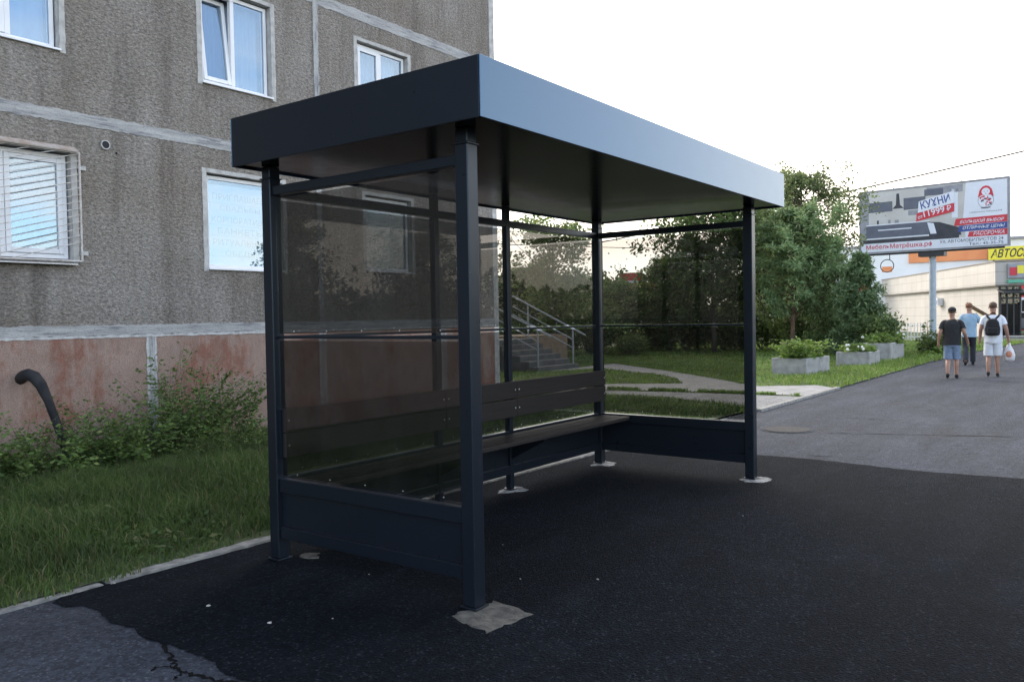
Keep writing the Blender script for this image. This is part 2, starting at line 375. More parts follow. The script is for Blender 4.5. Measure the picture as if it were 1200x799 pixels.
def blade_mesh(name, P, H, W, lean=.35):
    n = len(P); a = RNG.uniform(0, 2*PI, n); b = RNG.uniform(0, 2*PI, n)
    sd = np.stack([np.cos(a), np.sin(a), np.zeros(n)], 1); ln = np.stack([np.cos(b), np.sin(b), np.zeros(n)], 1)
    H = H[:, None]; W = W[:, None]; k = RNG.uniform(.1, 1, n)[:, None]*lean*2
    up = np.array([0, 0, 1.])
    mid = P + up*H*.55 + ln*H*k*.22; tip = P + up*H*(1-.25*k) + ln*H*k
    V = np.stack([P-sd*W, P+sd*W, mid+sd*W*.75, mid-sd*W*.75, tip+sd*W*.1, tip-sd*W*.1], 1).reshape(-1, 3)
    i = np.arange(n)[:, None]*6
    F = np.concatenate([i+np.array([[0, 1, 2, 3]]), i+np.array([[3, 2, 4, 5]])], 0)
    return arr_mesh(name, V, F)
def inpoly(P, poly):
    x, y = P[:, 0], P[:, 1]; r = np.zeros(len(P), bool); n = len(poly)
    for i in range(n):
        x0, y0 = poly[i]; x1, y1 = poly[(i+1) % n]
        c = ((y0 > y) != (y1 > y)) & (x < (x1-x0)*(y-y0)/((y1-y0) or 1e-9)+x0); r ^= c
    return r
def vnoise(x, y, seed=0):
    """cheap smooth value noise for densities"""
    r = np.random.default_rng(seed); T = r.random((64, 64)); xi = np.floor(x).astype(int); yi = np.floor(y).astype(int)
    fx = x-xi; fy = y-yi; fx = fx*fx*(3-2*fx); fy = fy*fy*(3-2*fy); g = lambda a, b: T[a % 64, b % 64]
    return (g(xi, yi)*(1-fx)+g(xi+1, yi)*fx)*(1-fy)+(g(xi, yi+1)*(1-fx)+g(xi+1, yi+1)*fx)*fy
def jag(poly, amp, step, rnd):
    """subdivide a polygon and roughen its edges"""
    out = []
    for i, (a, b) in enumerate(poly):
        c, d = poly[(i+1) % len(poly)]; L = math.hypot(c-a, d-b); n = max(1, int(L/step))
        for k in range(n):
            t = k/n; j = amp if (k or True) else 0
            out.append((a+(c-a)*t+rnd.uniform(-j, j), b+(d-b)*t+rnd.uniform(-j, j)))
    return out
def text(name, body, mat, parent, o, U, V, w, h, bold=.0, shear=0, ext=.004):
    """lettering as mesh, fitted into a w x h box whose lower left corner is o, along unit vectors U, V"""
    cu = bpy.data.curves.new(name, 'FONT'); cu.body = body; cu.size = 1; cu.offset = bold; cu.shear = shear; cu.resolution_u = 3
    t = bpy.data.objects.new(name, cu); COL.objects.link(t)
    dg = bpy.context.evaluated_depsgraph_get(); me = bpy.data.meshes.new_from_object(t.evaluated_get(dg))
    bpy.data.objects.remove(t); bpy.data.curves.remove(cu)
    n = len(me.vertices); co = np.empty(n*3, np.float32); me.vertices.foreach_get('co', co); co = co.reshape(-1, 3)
    lo = co.min(0); hi = co.max(0); q = (co-lo)/np.maximum(hi-lo, 1e-6)
    U = np.array(U, float); V = np.array(V, float); N = np.cross(U, V)
    org = np.array(ORG[parent.name]); P = np.array(o)+q[:, :1]*w*U+q[:, 1:2]*h*V+N*ext-org
    me.vertices.foreach_set('co', P.astype(np.float32).ravel()); me.update(); me.materials.clear()
    return link(name, me, mat, parent)

# ------------------------------------------------------------------ world, sun, exposure
SUN_AZ, SUN_EL = 62, 27          # azimuth counter-clockwise from +X: low behind the apartment building
w = bpy.data.worlds.new('World'); S.world = w; w.use_nodes = True
wt = w.node_tree; bg = wt.nodes['Background']; bg.inputs[1].default_value = .12
sky = wt.nodes.new('ShaderNodeTexSky'); sky.sky_type = 'NISHITA'; sky.sun_disc = False
sky.sun_elevation = R(SUN_EL); sky.sun_rotation = R(90-SUN_AZ); sky.dust_density = .7; sky.air_density = 1.0; sky.ozone_density = 1.6
def wn(t): return wt.nodes.new(t)
tc = wn('ShaderNodeTexCoord'); mp = wn('ShaderNodeMapping'); mp.inputs['Scale'].default_value = (1, 1, 2.6); mp.inputs['Location'].default_value = (.3, .9, .2)
wt.links.new(tc.outputs['Generated'], mp.inputs[0])
nz = wn('ShaderNodeTexNoise'); nz.inputs['Scale'].default_value = 3.2; nz.inputs['Detail'].default_value = 9; nz.inputs['Roughness'].default_value = .56
wt.links.new(mp.outputs[0], nz.inputs[0])
rp = wn('ShaderNodeValToRGB'); rp.color_ramp.elements[0].position = .44; rp.color_ramp.elements[1].position = .58
dc = wn('ShaderNodeVectorMath'); dc.operation = 'DOT_PRODUCT'; dc.inputs[1].default_value = (math.cos(R(-62))*.99, math.sin(R(-62))*.99, .12); wt.links.new(tc.outputs['Generated'], dc.inputs[0])
cb = wn('ShaderNodeMapRange'); cb.inputs[1].default_value = .90; cb.inputs[2].default_value = .985; cb.inputs[3].default_value = 0; cb.inputs[4].default_value = .085; wt.links.new(dc.outputs['Value'], cb.inputs[0])
ad = wn('ShaderNodeMath'); wt.links.new(nz.outputs[0], ad.inputs[0]); wt.links.new(cb.outputs[0], ad.inputs[1]); wt.links.new(ad.outputs[0], rp.inputs[0])
mx = wn('ShaderNodeMix'); mx.data_type = 'RGBA'; mx.inputs[7].default_value = (6.4, 5.5, 4.7, 1)
ml = wn('ShaderNodeMath'); ml.operation = 'MULTIPLY'; ml.inputs[1].default_value = .8

sx = wn('ShaderNodeSeparateXYZ'); wt.links.new(tc.outputs['Generated'], sx.inputs[0])
el = wn('ShaderNodeMapRange'); el.inputs[1].default_value = .12; el.inputs[2].default_value = .34; el.inputs[3].default_value = 1; el.inputs[4].default_value = .12; wt.links.new(sx.outputs[2], el.inputs[0])
m9 = wn('ShaderNodeMath'); m9.operation = 'MULTIPLY'; wt.links.new(rp.outputs[0], m9.inputs[0]); wt.links.new(el.outputs[0], m9.inputs[1])
wt.links.new(m9.outputs[0], ml.inputs[0]); wt.links.new(ml.outputs[0], mx.inputs[0]); 
hs = wn('ShaderNodeHueSaturation'); hs.inputs['Saturation'].default_value = .80; wt.links.new(sky.outputs[0], hs.inputs['Color'])
# thin bright cloud veil around the low sun, blue sky left on the opposite side
dp = wn('ShaderNodeVectorMath'); dp.operation = 'DOT_PRODUCT'; dp.inputs[1].default_value = (math.cos(R(35))*.95, math.sin(R(35))*.95, .3); wt.links.new(tc.outputs['Generated'], dp.inputs[0])
vl = wn('ShaderNodeMapRange'); vl.interpolation_type = 'SMOOTHSTEP'; vl.inputs[1].default_value = .05; vl.inputs[2].default_value = .85; vl.inputs[3].default_value = 0; vl.inputs[4].default_value = .85; wt.links.new(dp.outputs['Value'], vl.inputs[0])
m0 = wn('ShaderNodeMix'); m0.data_type = 'RGBA'; m0.inputs[7].default_value = (6.2, 5.9, 5.5, 1); wt.links.new(vl.outputs[0], m0.inputs[0]); wt.links.new(hs.outputs[0], m0.inputs[6])
wt.links.new(m0.outputs[2], mx.inputs[6]); wt.links.new(mx.outputs[2], bg.inputs[0])
sl = bpy.data.lights.new('sun', 'SUN'); sl.energy = .7; sl.angle = R(20); sl.color = (1, .93, .84)
so = bpy.data.objects.new('sun', sl); COL.objects.link(so)
sd = Vector((math.cos(R(SUN_AZ))*math.cos(R(SUN_EL)), math.sin(R(SUN_AZ))*math.cos(R(SUN_EL)), math.sin(R(SUN_EL))))
so.rotation_euler = sd.to_track_quat('Z', 'Y').to_euler(); so.location = (0, 30, 30)
S.view_settings.view_transform = 'Standard'; S.view_settings.look = 'None'; S.view_settings.gamma = 1; S.view_settings.exposure = 2.3
S.view_settings.use_curve_mapping = False
S.cycles.max_bounces = 10; S.cycles.transparent_max_bounces = 16; S.cycles.diffuse_bounces = 3; S.cycles.glossy_bounces = 5
S.cycles.sample_clamp_indirect = 6; S.cycles.use_denoising = True; S.cycles.caustics_reflective = False; S.cycles.caustics_refractive = False

# ------------------------------------------------------------------ ground
def kerb_y(x): return 2.452-.0195*(x+.7)
rd = random.Random(3)
structure('ground', MB().sheet([(-500, -500), (700, -500), (700, 700), (-500, 700)], -.035), M['earth'])
structure('asphalt_road', MB().sheet([(-80, -16), (140, -16), (140, .7), (44, 1.4), (34, 2.2), (25, 2.6), (14.2, 2.6), (10, 2.6), (-80, 4.4)], 0), M['oldasphalt'])
LB = [(-1.08, 2.36), (-1.08, 2.24), (-1.02, 2.16), (-1.0, 2.02), (-1.06, 1.76), (-1.03, 1.59), (-1.08, 1.37), (-1.05, 1.2), (-1.04, 1.02), (-1.05, .82), (-1.09, .71), (-1.08, .54), (-1.12, .1), (-1.05, -.6), (-1.1, -1.5), (-1.05, -3), (-1.1, -5.5)]
lb = []
for i in range(len(LB)-1):
    a, b = LB[i], LB[i+1]; L = math.hypot(b[0]-a[0], b[1]-a[1]); n = max(2, int(L/.035))
    for k in range(n): lb.append((a[0]+(b[0]-a[0])*k/n+rd.uniform(-.012, .012), a[1]+(b[1]-a[1])*k/n+rd.uniform(-.01, .01)))
rb = [(5.74+.06*math.sin(y*2.1)+.1*math.exp(-(y+.1)**2/.5)+rd.uniform(-.012, .012), y) for y in np.arange(-5.5, 2.29, .06)]
structure('asphalt_patch', MB().sheet(lb+[(-1.1, -5.5)]+rb+[(5.72, 2.30)]+[(x, kerb_y(x)-.03) for x in (4, 2, 0, -1)], .006), M['newasphalt'])
# turf
PATH_A = [(10.7, 9), (11.22, 5.76), (11.25, 4.42), (10.73, 3.46), (10.3, 2.6), (10.0, 2.18), (12.4, 2.12), (12.38, 3.28), (12.2, 4.9), (11.9, 6.16), (11.5, 9)]
PATH_B = [(12.56, 2.16), (12.52, 3.3), (12.4, 4.9), (12.1, 6.2), (11.7, 9), (12.9, 9), (13.4, 6.97), (14.3, 5.35), (14.66, 4.19), (14.2, 3.7), (15.0, 2.7), (14.4, 2.13)]
PATH_C = [(14.15, 5.42), (14.66, 4.22), (15.26, 4.74), (16.09, 5.58), (18.07, 7.69), (20.83, 11.0), (16.6, 11.0), (18.3, 10.0), (16.9, 7.54), (15.55, 6.24)]
structure('lawn', MB().sheet([(-80, 3.9), (-2.6, kerb_y(-2.6)+.02), (5, kerb_y(5)+.03), (9.9, 2.20), (14.4, 2.16), (25, 2.15), (34, 1.75), (44, .90), (110, 1.2), (110, 60), (-80, 60)], .02), M['turf'])
structure('footpath', MB().sheet(jag(PATH_A, .015, .25, rd), .030), M['pathasphalt'])
structure('paving', MB().sheet(jag(PATH_B, .01, .3, rd), .034), M['slab'])
structure('diagonal_path', MB().sheet(jag(PATH_C, .02, .25, rd), .026), M['slab'])
def kerb_run(name, x0, x1, yf, wdt, z):
    mb = MB(); n = int((x1-x0)/.07); A = []; B = []
    for i in range(n+1):
        x = x0+(x1-x0)*i/n; y = yf(x)
        A.append((x, y-wdt/2+rd.uniform(-.006, .006))); B.append((x, y+wdt/2+rd.uniform(-.01, .01)))
    mb.prism(A+B[::-1], -.02, z); return structure(name, mb, M['kerb'])
kerb_run('kerb', -.72, 5.4, kerb_y, .105, .022)
kerb_run('kerb', -2.6, -.76, lambda x: kerb_y(x)+.0, .085, .012)
kerb_run('kerb', 5.6, 9.6, lambda x: kerb_y(x)+.02, .10, .02)
kerb_run('kerb', 9.9, 14.6, lambda x: 2.155, .10, .045)
# cracks
def crack(pts, wd, seed, z=.003):
    r = random.Random(seed); A = []; B = []; P = []
    for i in range(len(pts)-1):
        a, b = pts[i], pts[i+1]
        for k in range(6): t = k/6; P.append((a[0]+(b[0]-a[0])*t+r.uniform(-.012, .012), a[1]+(b[1]-a[1])*t+r.uniform(-.012, .012)))
    P.append(pts[-1])
    for i, p in enumerate(P):
        q = P[min(i+1, len(P)-1)]; o = P[max(i-1, 0)]; d = Vector((q[0]-o[0], q[1]-o[1])).normalized(); ww = wd*r.uniform(.25, 1)*(0.15 if i in (0, len(P)-1) else 1)
        A.append((p[0]-d.y*ww, p[1]+d.x*ww)); B.append((p[0]+d.y*ww, p[1]-d.x*ww))
    mb = MB(); n = len(P); mb.add([(x, y, z) for x, y in A+B], [(i, i+1, n+i+1, n+i) for i in range(n-1)])
    return structure('asphalt_crack', mb, M['crack'])
crack([(-1.05, 1.28), (-1.12, 1.08), (-1.17, .95), (-1.19, .86), (-1.17, .74), (-1.14, .62), (-1.1, .56)], .014, 1)
crack([(-1.17, .95), (-1.23, 1.02), (-1.27, 1.0)], .008, 2)
crack([(-1.19, .86), (-1.26, .83)], .009, 3)
crack([(7.95, .55), (8.1, .2), (8.35, -.5), (8.62, -1.2), (8.9, -2.2), (9, -3)], .018, 4)
crack([(6.08, .24), (6.15, -.05)], .02, 5)
crack([(8.0, 1.7), (8.05, 1.45)], .02, 6)
crack([(9.6, .9), (9.8, .5), (9.7, .1)], .012, 8)

# ------------------------------------------------------------------ bus shelter
SL, SW, ZB, ZT = 4.674, 2.089, 2.619, 2.935
bs = thing('bus_shelter', 'dark anthracite bus shelter with flat roof, smoked glass panels and a built-in bench', 'bus shelter', (2.3, 1.0, 0))
rf = MB().box(.012, SL-.012, .012, SW-.012, ZB+.06, ZT-.012)
roof = mk('roof', rf, M['metal'], bs)
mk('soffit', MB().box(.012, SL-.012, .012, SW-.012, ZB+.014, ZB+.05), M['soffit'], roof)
def fascia(x0, x1, y0, y1, o): mk('fascia', MB().box(x0, x1, y0, y1, ZB, ZT), M['fascia'] if o else M['metal'], roof, bevel=.003)  # dim reflection of the left face is put in as a darker material
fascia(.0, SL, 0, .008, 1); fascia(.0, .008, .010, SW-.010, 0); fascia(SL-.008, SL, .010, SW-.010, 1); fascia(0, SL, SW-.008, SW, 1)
ZP = ZB+.014
POSTS = [(.165, .228, .09), (SL-.255, .228, .09), (.165, 1.915, .09), (SL-.255, 1.915, .09), (1.80, 1.930, .058), (2.79, 1.930, .058)]
for x, y, a in POSTS:
    mb = MB()
    if a > .08:
        mb.box(x, x+a, y, y+a, .02, 2.548); mb.box(x+.003, x+a-.003, y+.003, y+a-.003, 2.555, ZP-.002)
    else: mb.box(x, x+a, y, y+a, .02, ZP-.002)
    p = mk('post', mb, M['metal'], bs, bevel=.006)
    mk('base_plate', MB().box(x-.014, x+a+.014, y-.014, y+a+.014, .010, .020), M['metal'], p, bevel=.003)
    if a > .08: mk('cap_plate', MB().box(x-.006, x+a+.006, y-.006, y+a+.006, 2.547, 2.554), M['metal'], p)
bolt_me = None
def bolt(parent, p, axis, r=.008):
    global bolt_me
    if bolt_me is None:
        mb = MB(); mb.tube([(0, 0, 0), (0, 0, .004), (0, 0, .007)], [1.0*.008, .008, .004], 8)
        bolt_me = bpy.data.meshes.new('bolt'); bolt_me.from_pydata(mb.v, [], mb.f); bolt_me.materials.append(M['galv'])
    o = link('bolt', bolt_me, None, parent); g = ORG[parent.name]
    o.location = (p[0]-g[0], p[1]-g[1], p[2]-g[2]); o.rotation_euler = {'-x': (0, -PI/2, 0), '-y': (PI/2, 0, 0), '+x': (0, PI/2, 0)}[axis]
    o.scale = (r/.008,)*3
def bay(axis, a0, a1, c, face, nb):
    """one glazed bay between posts: along 'y' at x=c (side) or along 'x' at y=c (rear)"""
    def B(lo, hi, z0, z1, d0, d1):
        return MB().box(c+d0, c+d1, lo, hi, z0, z1) if axis == 'y' else MB().box(lo, hi, c+d0, c+d1, z0, z1)
    mk('top_rail', B(a0, a1, 2.438, 2.498, -.028, .028), M['metal'], bs, bevel=.004)
    mk('mid_rail', B(a0, a1, 1.489, 1.509, -.012, .012), M['metal'], bs, bevel=.002)
    mk('lower_rail', B(a0, a1, .468, .558, -.028, .028), M['metal'], bs, bevel=.004)
    mk('kick_panel', B(a0, a1, .236, .466, -.006, .006), M['metal'], bs)
    mk('bottom_rail', B(a0, a1, .158, .238, -.028, .028), M['metal'], bs, bevel=.004)
    for z0, z1 in ((1.522, 2.418), (.578, 1.476)):
        g = mk('glass_pane', B(a0+.008, a1-.008, z0, z1, -.003, .003), M['glass'], bs)
        for k in range(nb):
            t = a0+(a1-a0)*(k+.5)/nb
            for z in ((z0+.016,) if z0 > 1 else (z0+.016,)):
                e = -.004 if face[0] == '-' else .004
                bolt(g, (c+e, t, z) if axis == 'y' else (t, c+e, z), face, .0045)
bay('y', .320, 1.913, .210, '-x', 5)
bay('y', .320, 1.913, SL-.21, '-x', 5)
bay('x', .257, 1.798, 1.96, '-y', 5); bay('x', 1.860, 2.788, 1.96, '-y', 3); bay('x', 2.850, SL-.257, 1.96, '-y', 5)
# bench carried by the rear posts
seat = MB()
for y0 in (1.55, 1.665, 1.78): seat.box(.27, 4.395, y0, y0+.105, .508, .546)
sb = mk('bench_seat', seat, M['plank'], bs, bevel=.006)
for x, y, a in POSTS[2:]:
    xx = x+a/2
    mk('seat_bracket', MB().prism([(1.925, .505), (1.57, .505), (1.57, .485), (1.87, .33), (1.925, .30)], xx-.004, xx+.004, 'x'), M['metal'], sb)
for z0, z1 in ((.697, .858), (.866, 1.022)):
    mb = MB(); joints = [.200, 1.829, 2.819, 4.44]
    for k in range(3): mb.box(joints[k]+.002, joints[k+1]-.002, 1.862, 1.892, z0, z1)
    bp = mk('backrest_plank', mb, M['plank'], bs, bevel=.004)
    for jx in joints:
        for d in (-.03, .03):
            x = jx+d
            if .21 < x < 4.43:
                for z in ((z0+z1)/2,): bolt(bp, (x, 1.861, z), '-y', .0075)
for jx in (.21, 1.829, 2.819, 4.44): mk('backrest_spacer', MB().box(jx-.02, jx+.02, 1.894, 1.928, .70, 1.02), M['metal'], bs)

# concrete footings
def footing(label, poly, mat, z=.011, amp=.02):
    r = random.Random(len(label)); p = jag(poly, amp, .04, r); cx = sum(a for a, b in p)/len(p); cy = sum(b for a, b in p)/len(p)
    mb = MB(); n = len(p)
    inner = [(cx+(x-cx)*.9+r.uniform(-.006, .006), cy+(y-cy)*.9+r.uniform(-.006, .006)) for x, y in p]
    mb.add([(x, y, .004) for x, y in p]+[(x, y, z+r.uniform(-.002, .001)) for x, y in inner], [(i, (i+1) % n, n+(i+1) % n, n+i) for i in range(n)]+[tuple(range(n, 2*n))])
    tag1(mk('concrete_footing', mb, M[mat], loc=(cx, cy, 0)), label, 'footing', 'concrete footings under the shelter posts')
def blob(cx, cy, rx, ry, n=11): 
    r = random.Random(int(cx*100)); return [(cx+rx*math.cos(2*PI*k/n)*r.uniform(.55, 1.2), cy+ry*math.sin(2*PI*k/n)*r.uniform(.55, 1.2)) for k in range(n)]
footing('large square grey concrete footing under the nearest front post of the shelter', [(.02, .31), (-.05, -.02), (.30, -.06), (.365, .25)], 'footing', .009, .017)
footing('white oval concrete footing under the far front post, beside the grey asphalt', blob(4.48, .22, .17, .17), 'footlight')
footing('white crumbled concrete footing under the far rear corner post at the bench end', blob(4.45, 1.9, .17, .13), 'footlight')
footing('white ragged concrete footing under the middle post behind the bench, nearest the far corner', blob(2.82, 1.93, .17, .14), 'footlight')
footing('small broken pale footing beside the near rear corner post, next to the grass', blob(.37, 1.84, .07, .10), 'footing')
footing('pale footing under the middle post behind the bench, nearest the camera', blob(1.83, 1.95, .14, .12), 'footlight')

# ------------------------------------------------------------------ apartment building
FY = 7.2; BX0, BX1, BZ1 = -16, 9.52, 15.2
ab = thing('apartment_building', 'grey pebbledash panel apartment building with reddish plinth and white plastic windows', 'building', (0, FY, 0))
WIN = {'w1': (-.40, 1.335, 4.76, 6.16), 'w2': (3.17, 4.285, 4.80, 6.10), 'w3': (-.42, 1.42, 2.36, 3.60), 'w4': (3.19, 4.42, 2.33, 3.61), 'w5': (5.95, 7.11, 4.80, 6.07), 'w6': (6.06, 7.13, 2.40, 3.63)}
def wall_mesh():
    xs = sorted({BX0, BX1, *[v for q in WIN.values() for v in q[:2]]}); zs = sorted({1.53, BZ1, *[v for q in WIN.values() for v in q[2:]]}); mb = MB()
    for i in range(len(xs)-1):
        for k in range(len(zs)-1):
            cx, cz = (xs[i]+xs[i+1])/2, (zs[k]+zs[k+1])/2
            if any(a < cx < b and c < cz < d for a, b, c, d in WIN.values()): continue
            mb.add([(xs[i], FY, zs[k]), (xs[i+1], FY, zs[k]), (xs[i+1], FY, zs[k+1]), (xs[i], FY, zs[k+1])], [(0, 1, 2, 3)])
    BY1 = FY+12
    mb.add([(BX1, FY, -.1), (BX1, BY1, -.1), (BX1, BY1, BZ1), (BX1, FY, BZ1)], [(0, 1, 2, 3)])
    mb.add([(BX0, FY, -.1), (BX0, BY1, -.1), (BX0, BY1, BZ1), (BX0, FY, BZ1)], [(0, 1, 2, 3)])
    mb.add([(BX0, BY1, -.1), (BX1, BY1, -.1), (BX1, BY1, BZ1), (BX0, BY1, BZ1)], [(0, 1, 2, 3)])
    return mb
mk('wall', wall_mesh(), M['pebble'], ab)
mk('roof', MB().box(BX0-.2, BX1+.2, FY-.2, FY+12.2, BZ1, BZ1+.3), M['surround'], ab)
mk('plinth', MB().box(BX0, BX1-.01, FY-.012, FY+.1, -.1, 1.475), M['plinth'], ab, bevel=.006)
mk('corner_strip', MB().box(BX1-.13, BX1+.02, FY-.018, FY+.10, -.1, BZ1-.02), M['surround'], ab, bevel=.008)
def joint(name, mat, a0, a1, c0, c1, vert, y, seed, amp=.008, parent=ab):
    r = random.Random(seed); n = max(4, int((a1-a0)/.05)); A = []; B = []
    for i in range(n+1):
        t = a0+(a1-a0)*i/n; A.append((t, c0+r.uniform(-amp, amp))); B.append((t, c1+r.uniform(-amp, amp)))
    P = A+B[::-1]
    if vert: P = [(q, p) for p, q in P]
    return mk(name, MB().prism(P, y, FY+.005, 'y'), M[mat], parent)
joint('panel_joint', 'joint', BX0, 5.05, 3.945, 4.085, False, FY-.006, 1)
joint('panel_joint', 'joint', 5.16, 9.38, 3.945, 4.085, False, FY-.006, 2)
joint('panel_joint', 'joint', 5.16, 9.38, 6.385, 6.555, False, FY-.006, 3)
joint('panel_joint', 'jointv', 1.60, 6.56, 5.055, 5.155, True, FY-.009, 4)
joint('panel_joint', 'joint', BX0, 5.05, 6.40, 6.555, False, FY-.006, 13)
joint('panel_joint', 'joint', BX0, 9.38, 1.478, 1.60, False, FY-.016, 5)
joint('paint_line', 'whitepaint', BX0, 9.38, 1.448, 1.478, False, FY-.018, 6, .006)
for jx in (2.34, 5.10, 7.9):
    joint('panel_joint', 'jointv', -.1, 1.445, jx-.035, jx+.035, True, FY-.015, 7)
    for s_ in (-1, 1): joint('paint_line', 'whitepaint', -.1, 1.445, jx+s_*.052-.016, jx+s_*.052+.016, True, FY-.019, 8+s_, .005)
mk('vent', MB().tube([(1.83, FY-.02, 3.757), (1.83, FY+.05, 3.757)], .048, 20), M['darkroom'], ab)
ring = MB()
for k in range(20):
    a, b = 2*PI*k/20, 2*PI*(k+1)/20
    ring.add([(1.83+rr*math.cos(t), FY-d, 3.757+rr*math.sin(t)) for t in (a, b) for rr in (.045, .056) for d in (.005, .026)], [(1, 3, 7, 5), (0, 1, 5, 4), (2, 6, 7, 3)])
mk('vent_ring', ring, M['whitepaint'], ab)
mk('drill_hole', MB().tube([(1.97, FY-.003, 3.68), (1.97, FY+.02, 3.68)], .014, 8), M['crack'], ab)

def surround(win, x0, x1, z0, z1, wd, parent):
    mb = MB(); d = .17
    r = random.Random(int(x0*10)); y = FY-.007
    def J(a, b, c, e): return mb.prism(jag([(a, c), (b, c), (b, e), (a, e)], .004, .08, r), y, FY+.003, 'y')
    J(x0-wd, x0-.001, z0-.03, z1+wd*.8); J(x1+.001, x1+wd, z0-.03, z1+wd*.8); J(x0-.001, x1+.001, z1+.001, z1+wd*.8)
    # reveals
    mb.add([(x0, FY-.007, z0), (x0, FY+d, z0), (x0, FY+d, z1), (x0, FY-.007, z1)], [(0, 1, 2, 3)])
    mb.add([(x1, FY-.007, z0), (x1, FY+d, z0), (x1, FY+d, z1), (x1, FY-.007, z1)], [(0, 1, 2, 3)])
    mb.add([(x0, FY-.007, z1), (x0, FY+d, z1), (x1, FY+d, z1), (x1, FY-.007, z1)], [(0, 1, 2, 3)])
    mb.add([(x0, FY-.002, z0), (x0, FY+d, z0), (x1, FY+d, z0), (x1, FY-.002, z0)], [(0, 1, 2, 3)])
    mk('surround', mb, M['surround'], parent)
def frame_mb(x0, x1, z0, z1, w_, y0, y1):
    mb = MB(); mb.box(x0, x0+w_, y0, y1, z0, z1); mb.box(x1-w_, x1, y0, y1, z0, z1); mb.box(x0+w_, x1-w_, y0+.001, y1-.001, z0, z0+w_); mb.box(x0+w_, x1-w_, y0+.001, y1-.001, z1-w_, z1); return mb
def curtain(parent, x0, x1, z0, z1, y, mat, folds=9, amp=.03):
    mb = MB(); n = 60; vs = []
    for i in range(n+1):
        t = i/n; x = x0+(x1-x0)*t; d = y+amp*math.sin(t*folds*2*PI+.6*math.sin(t*17))
        vs += [(x, d, z0), (x, d*.5+y*.5, z1)]
    mb.add(vs, [(2*i, 2*i+2, 2*i+3, 2*i+1) for i in range(n)]); mk('curtain', mb, mat, parent, smooth=True)
FR = FY+.075
def window(key, label, mulls, sashes, cur=True, sill=True, wd=.07, matp='winglass'):
    x0, x1, z0, z1 = WIN[key]
    fr = mk('window', frame_mb(x0+.02, x1-.02, z0+.015, z1-.02, .05, FR, FR+.07), M['pvc'], ab, bevel=.004)
    if label: fr['label'] = label
    for m_ in mulls: mk('mullion', MB().box(m_-.03, m_+.03, FR-.002, FR+.06, z0+.066, z1-.071), M['pvc'], fr, bevel=.004)
    edges = [x0+.07]+[v for m_ in mulls for v in (m_-.03, m_+.03)]+[x1-.07]
    for k in range(0, len(edges), 2):
        a, b = edges[k], edges[k+1]; zz0, zz1 = z0+.066, z1-.071
        kind = sashes[k//2]; tilt = kind == 'tilt'
        if kind in ('sash', 'tilt'):
            s_ = mk('sash', frame_mb(a+.003, b-.003, zz0+.003, zz1-.003, .055, FR-.012, FR+.05), M['pvc'], fr, bevel=.005)
            g = mk('pane', MB().box(a+.056, b-.056, FR+.012, FR+.018, zz0+.056, zz1-.056), M[matp], fr)
            if tilt:
                Mt = Matrix.Translation((0, FR, zz0)) @ Matrix.Rotation(R(-7), 4, 'X') @ Matrix.Translation((0, -FR, -zz0))
                org = Matrix.Translation(ORG[fr.name]); s_.data.transform(org.inverted() @ Mt @ org); g.data.transform(org.inverted() @ Mt @ org)
        else:
            mk('pane', MB().box(a, b, FR+.02, FR+.026, zz0, zz1), M[matp], fr)
    surround(fr, x0, x1, z0, z1, wd, fr)
    if sill: mk('sill', MB().box(x0-.01, x1+.01, FY-.035, FR+.02, z0-.012, z0+.012), M['pvc'], fr, bevel=.003)
    mk('backing', MB().box(x0-.1, x1+.1, FY+.62, FY+.64, z0-.1, z1+.1), M['darkroom'], fr)
    if cur: curtain(fr, x0+.05, x1-.05, z0+.05, z1-.03, FY+.28, M['curtain'])
    return fr
window('w1', 'upper storey window at the left edge with a fixed right pane', [.10, .82], ['sash', 'sash', 'fixed'])
window('w2', 'upper storey window with its left sash tilted open', [3.70], ['tilt', 'fixed'])
f3 = window('w3', 'ground storey window behind a white iron grille', [.10, .70], ['sash', 'sash', 'sash'], cur=True, sill=False)
f4 = window('w4', 'ground storey window covered by a lettered white film', [], ['fixed'], cur=False)
window('w5', 'upper storey window above the shelter roof', [6.52], ['sash', 'fixed'])
window('w6', 'dark ground storey window seen through the shelter glass', [], ['fixed'], cur=False)
# lettered film in the ground floor window
x0, x1, z0, z1 = WIN['w4']
flm = mk('window_film', MB().box(x0+.07, x1-.07, FR+.060, FR+.064, z0+.06, z1-.12), M['bannerwhite'], ab)
for k, (tx, wd_) in enumerate((('ПРИГЛАШАЕМ', .88), ('СВАДЬБЫ', .66), ('КОРПОРАТИВЫ', .92), ('БАНКЕТЫ', .74), ('РИТУАЛЬНЫЕ', .90), ('ОБЕДЫ', .52))):
    text('film_lettering', tx, M['bannertext'], flm, (3.80-wd_/2, FR+.0595, 3.29-.155*k), (1, 0, 0), (0, 0, 1), wd_, .085, .004, ext=.002)
for zl in (3.24, 2.95, 2.80, 2.52): mk('film_crease', MB().box(x0+.08, x1-.08, FR+.0575, FR+.0590, zl, zl+.004), M['bannertext'], flm)
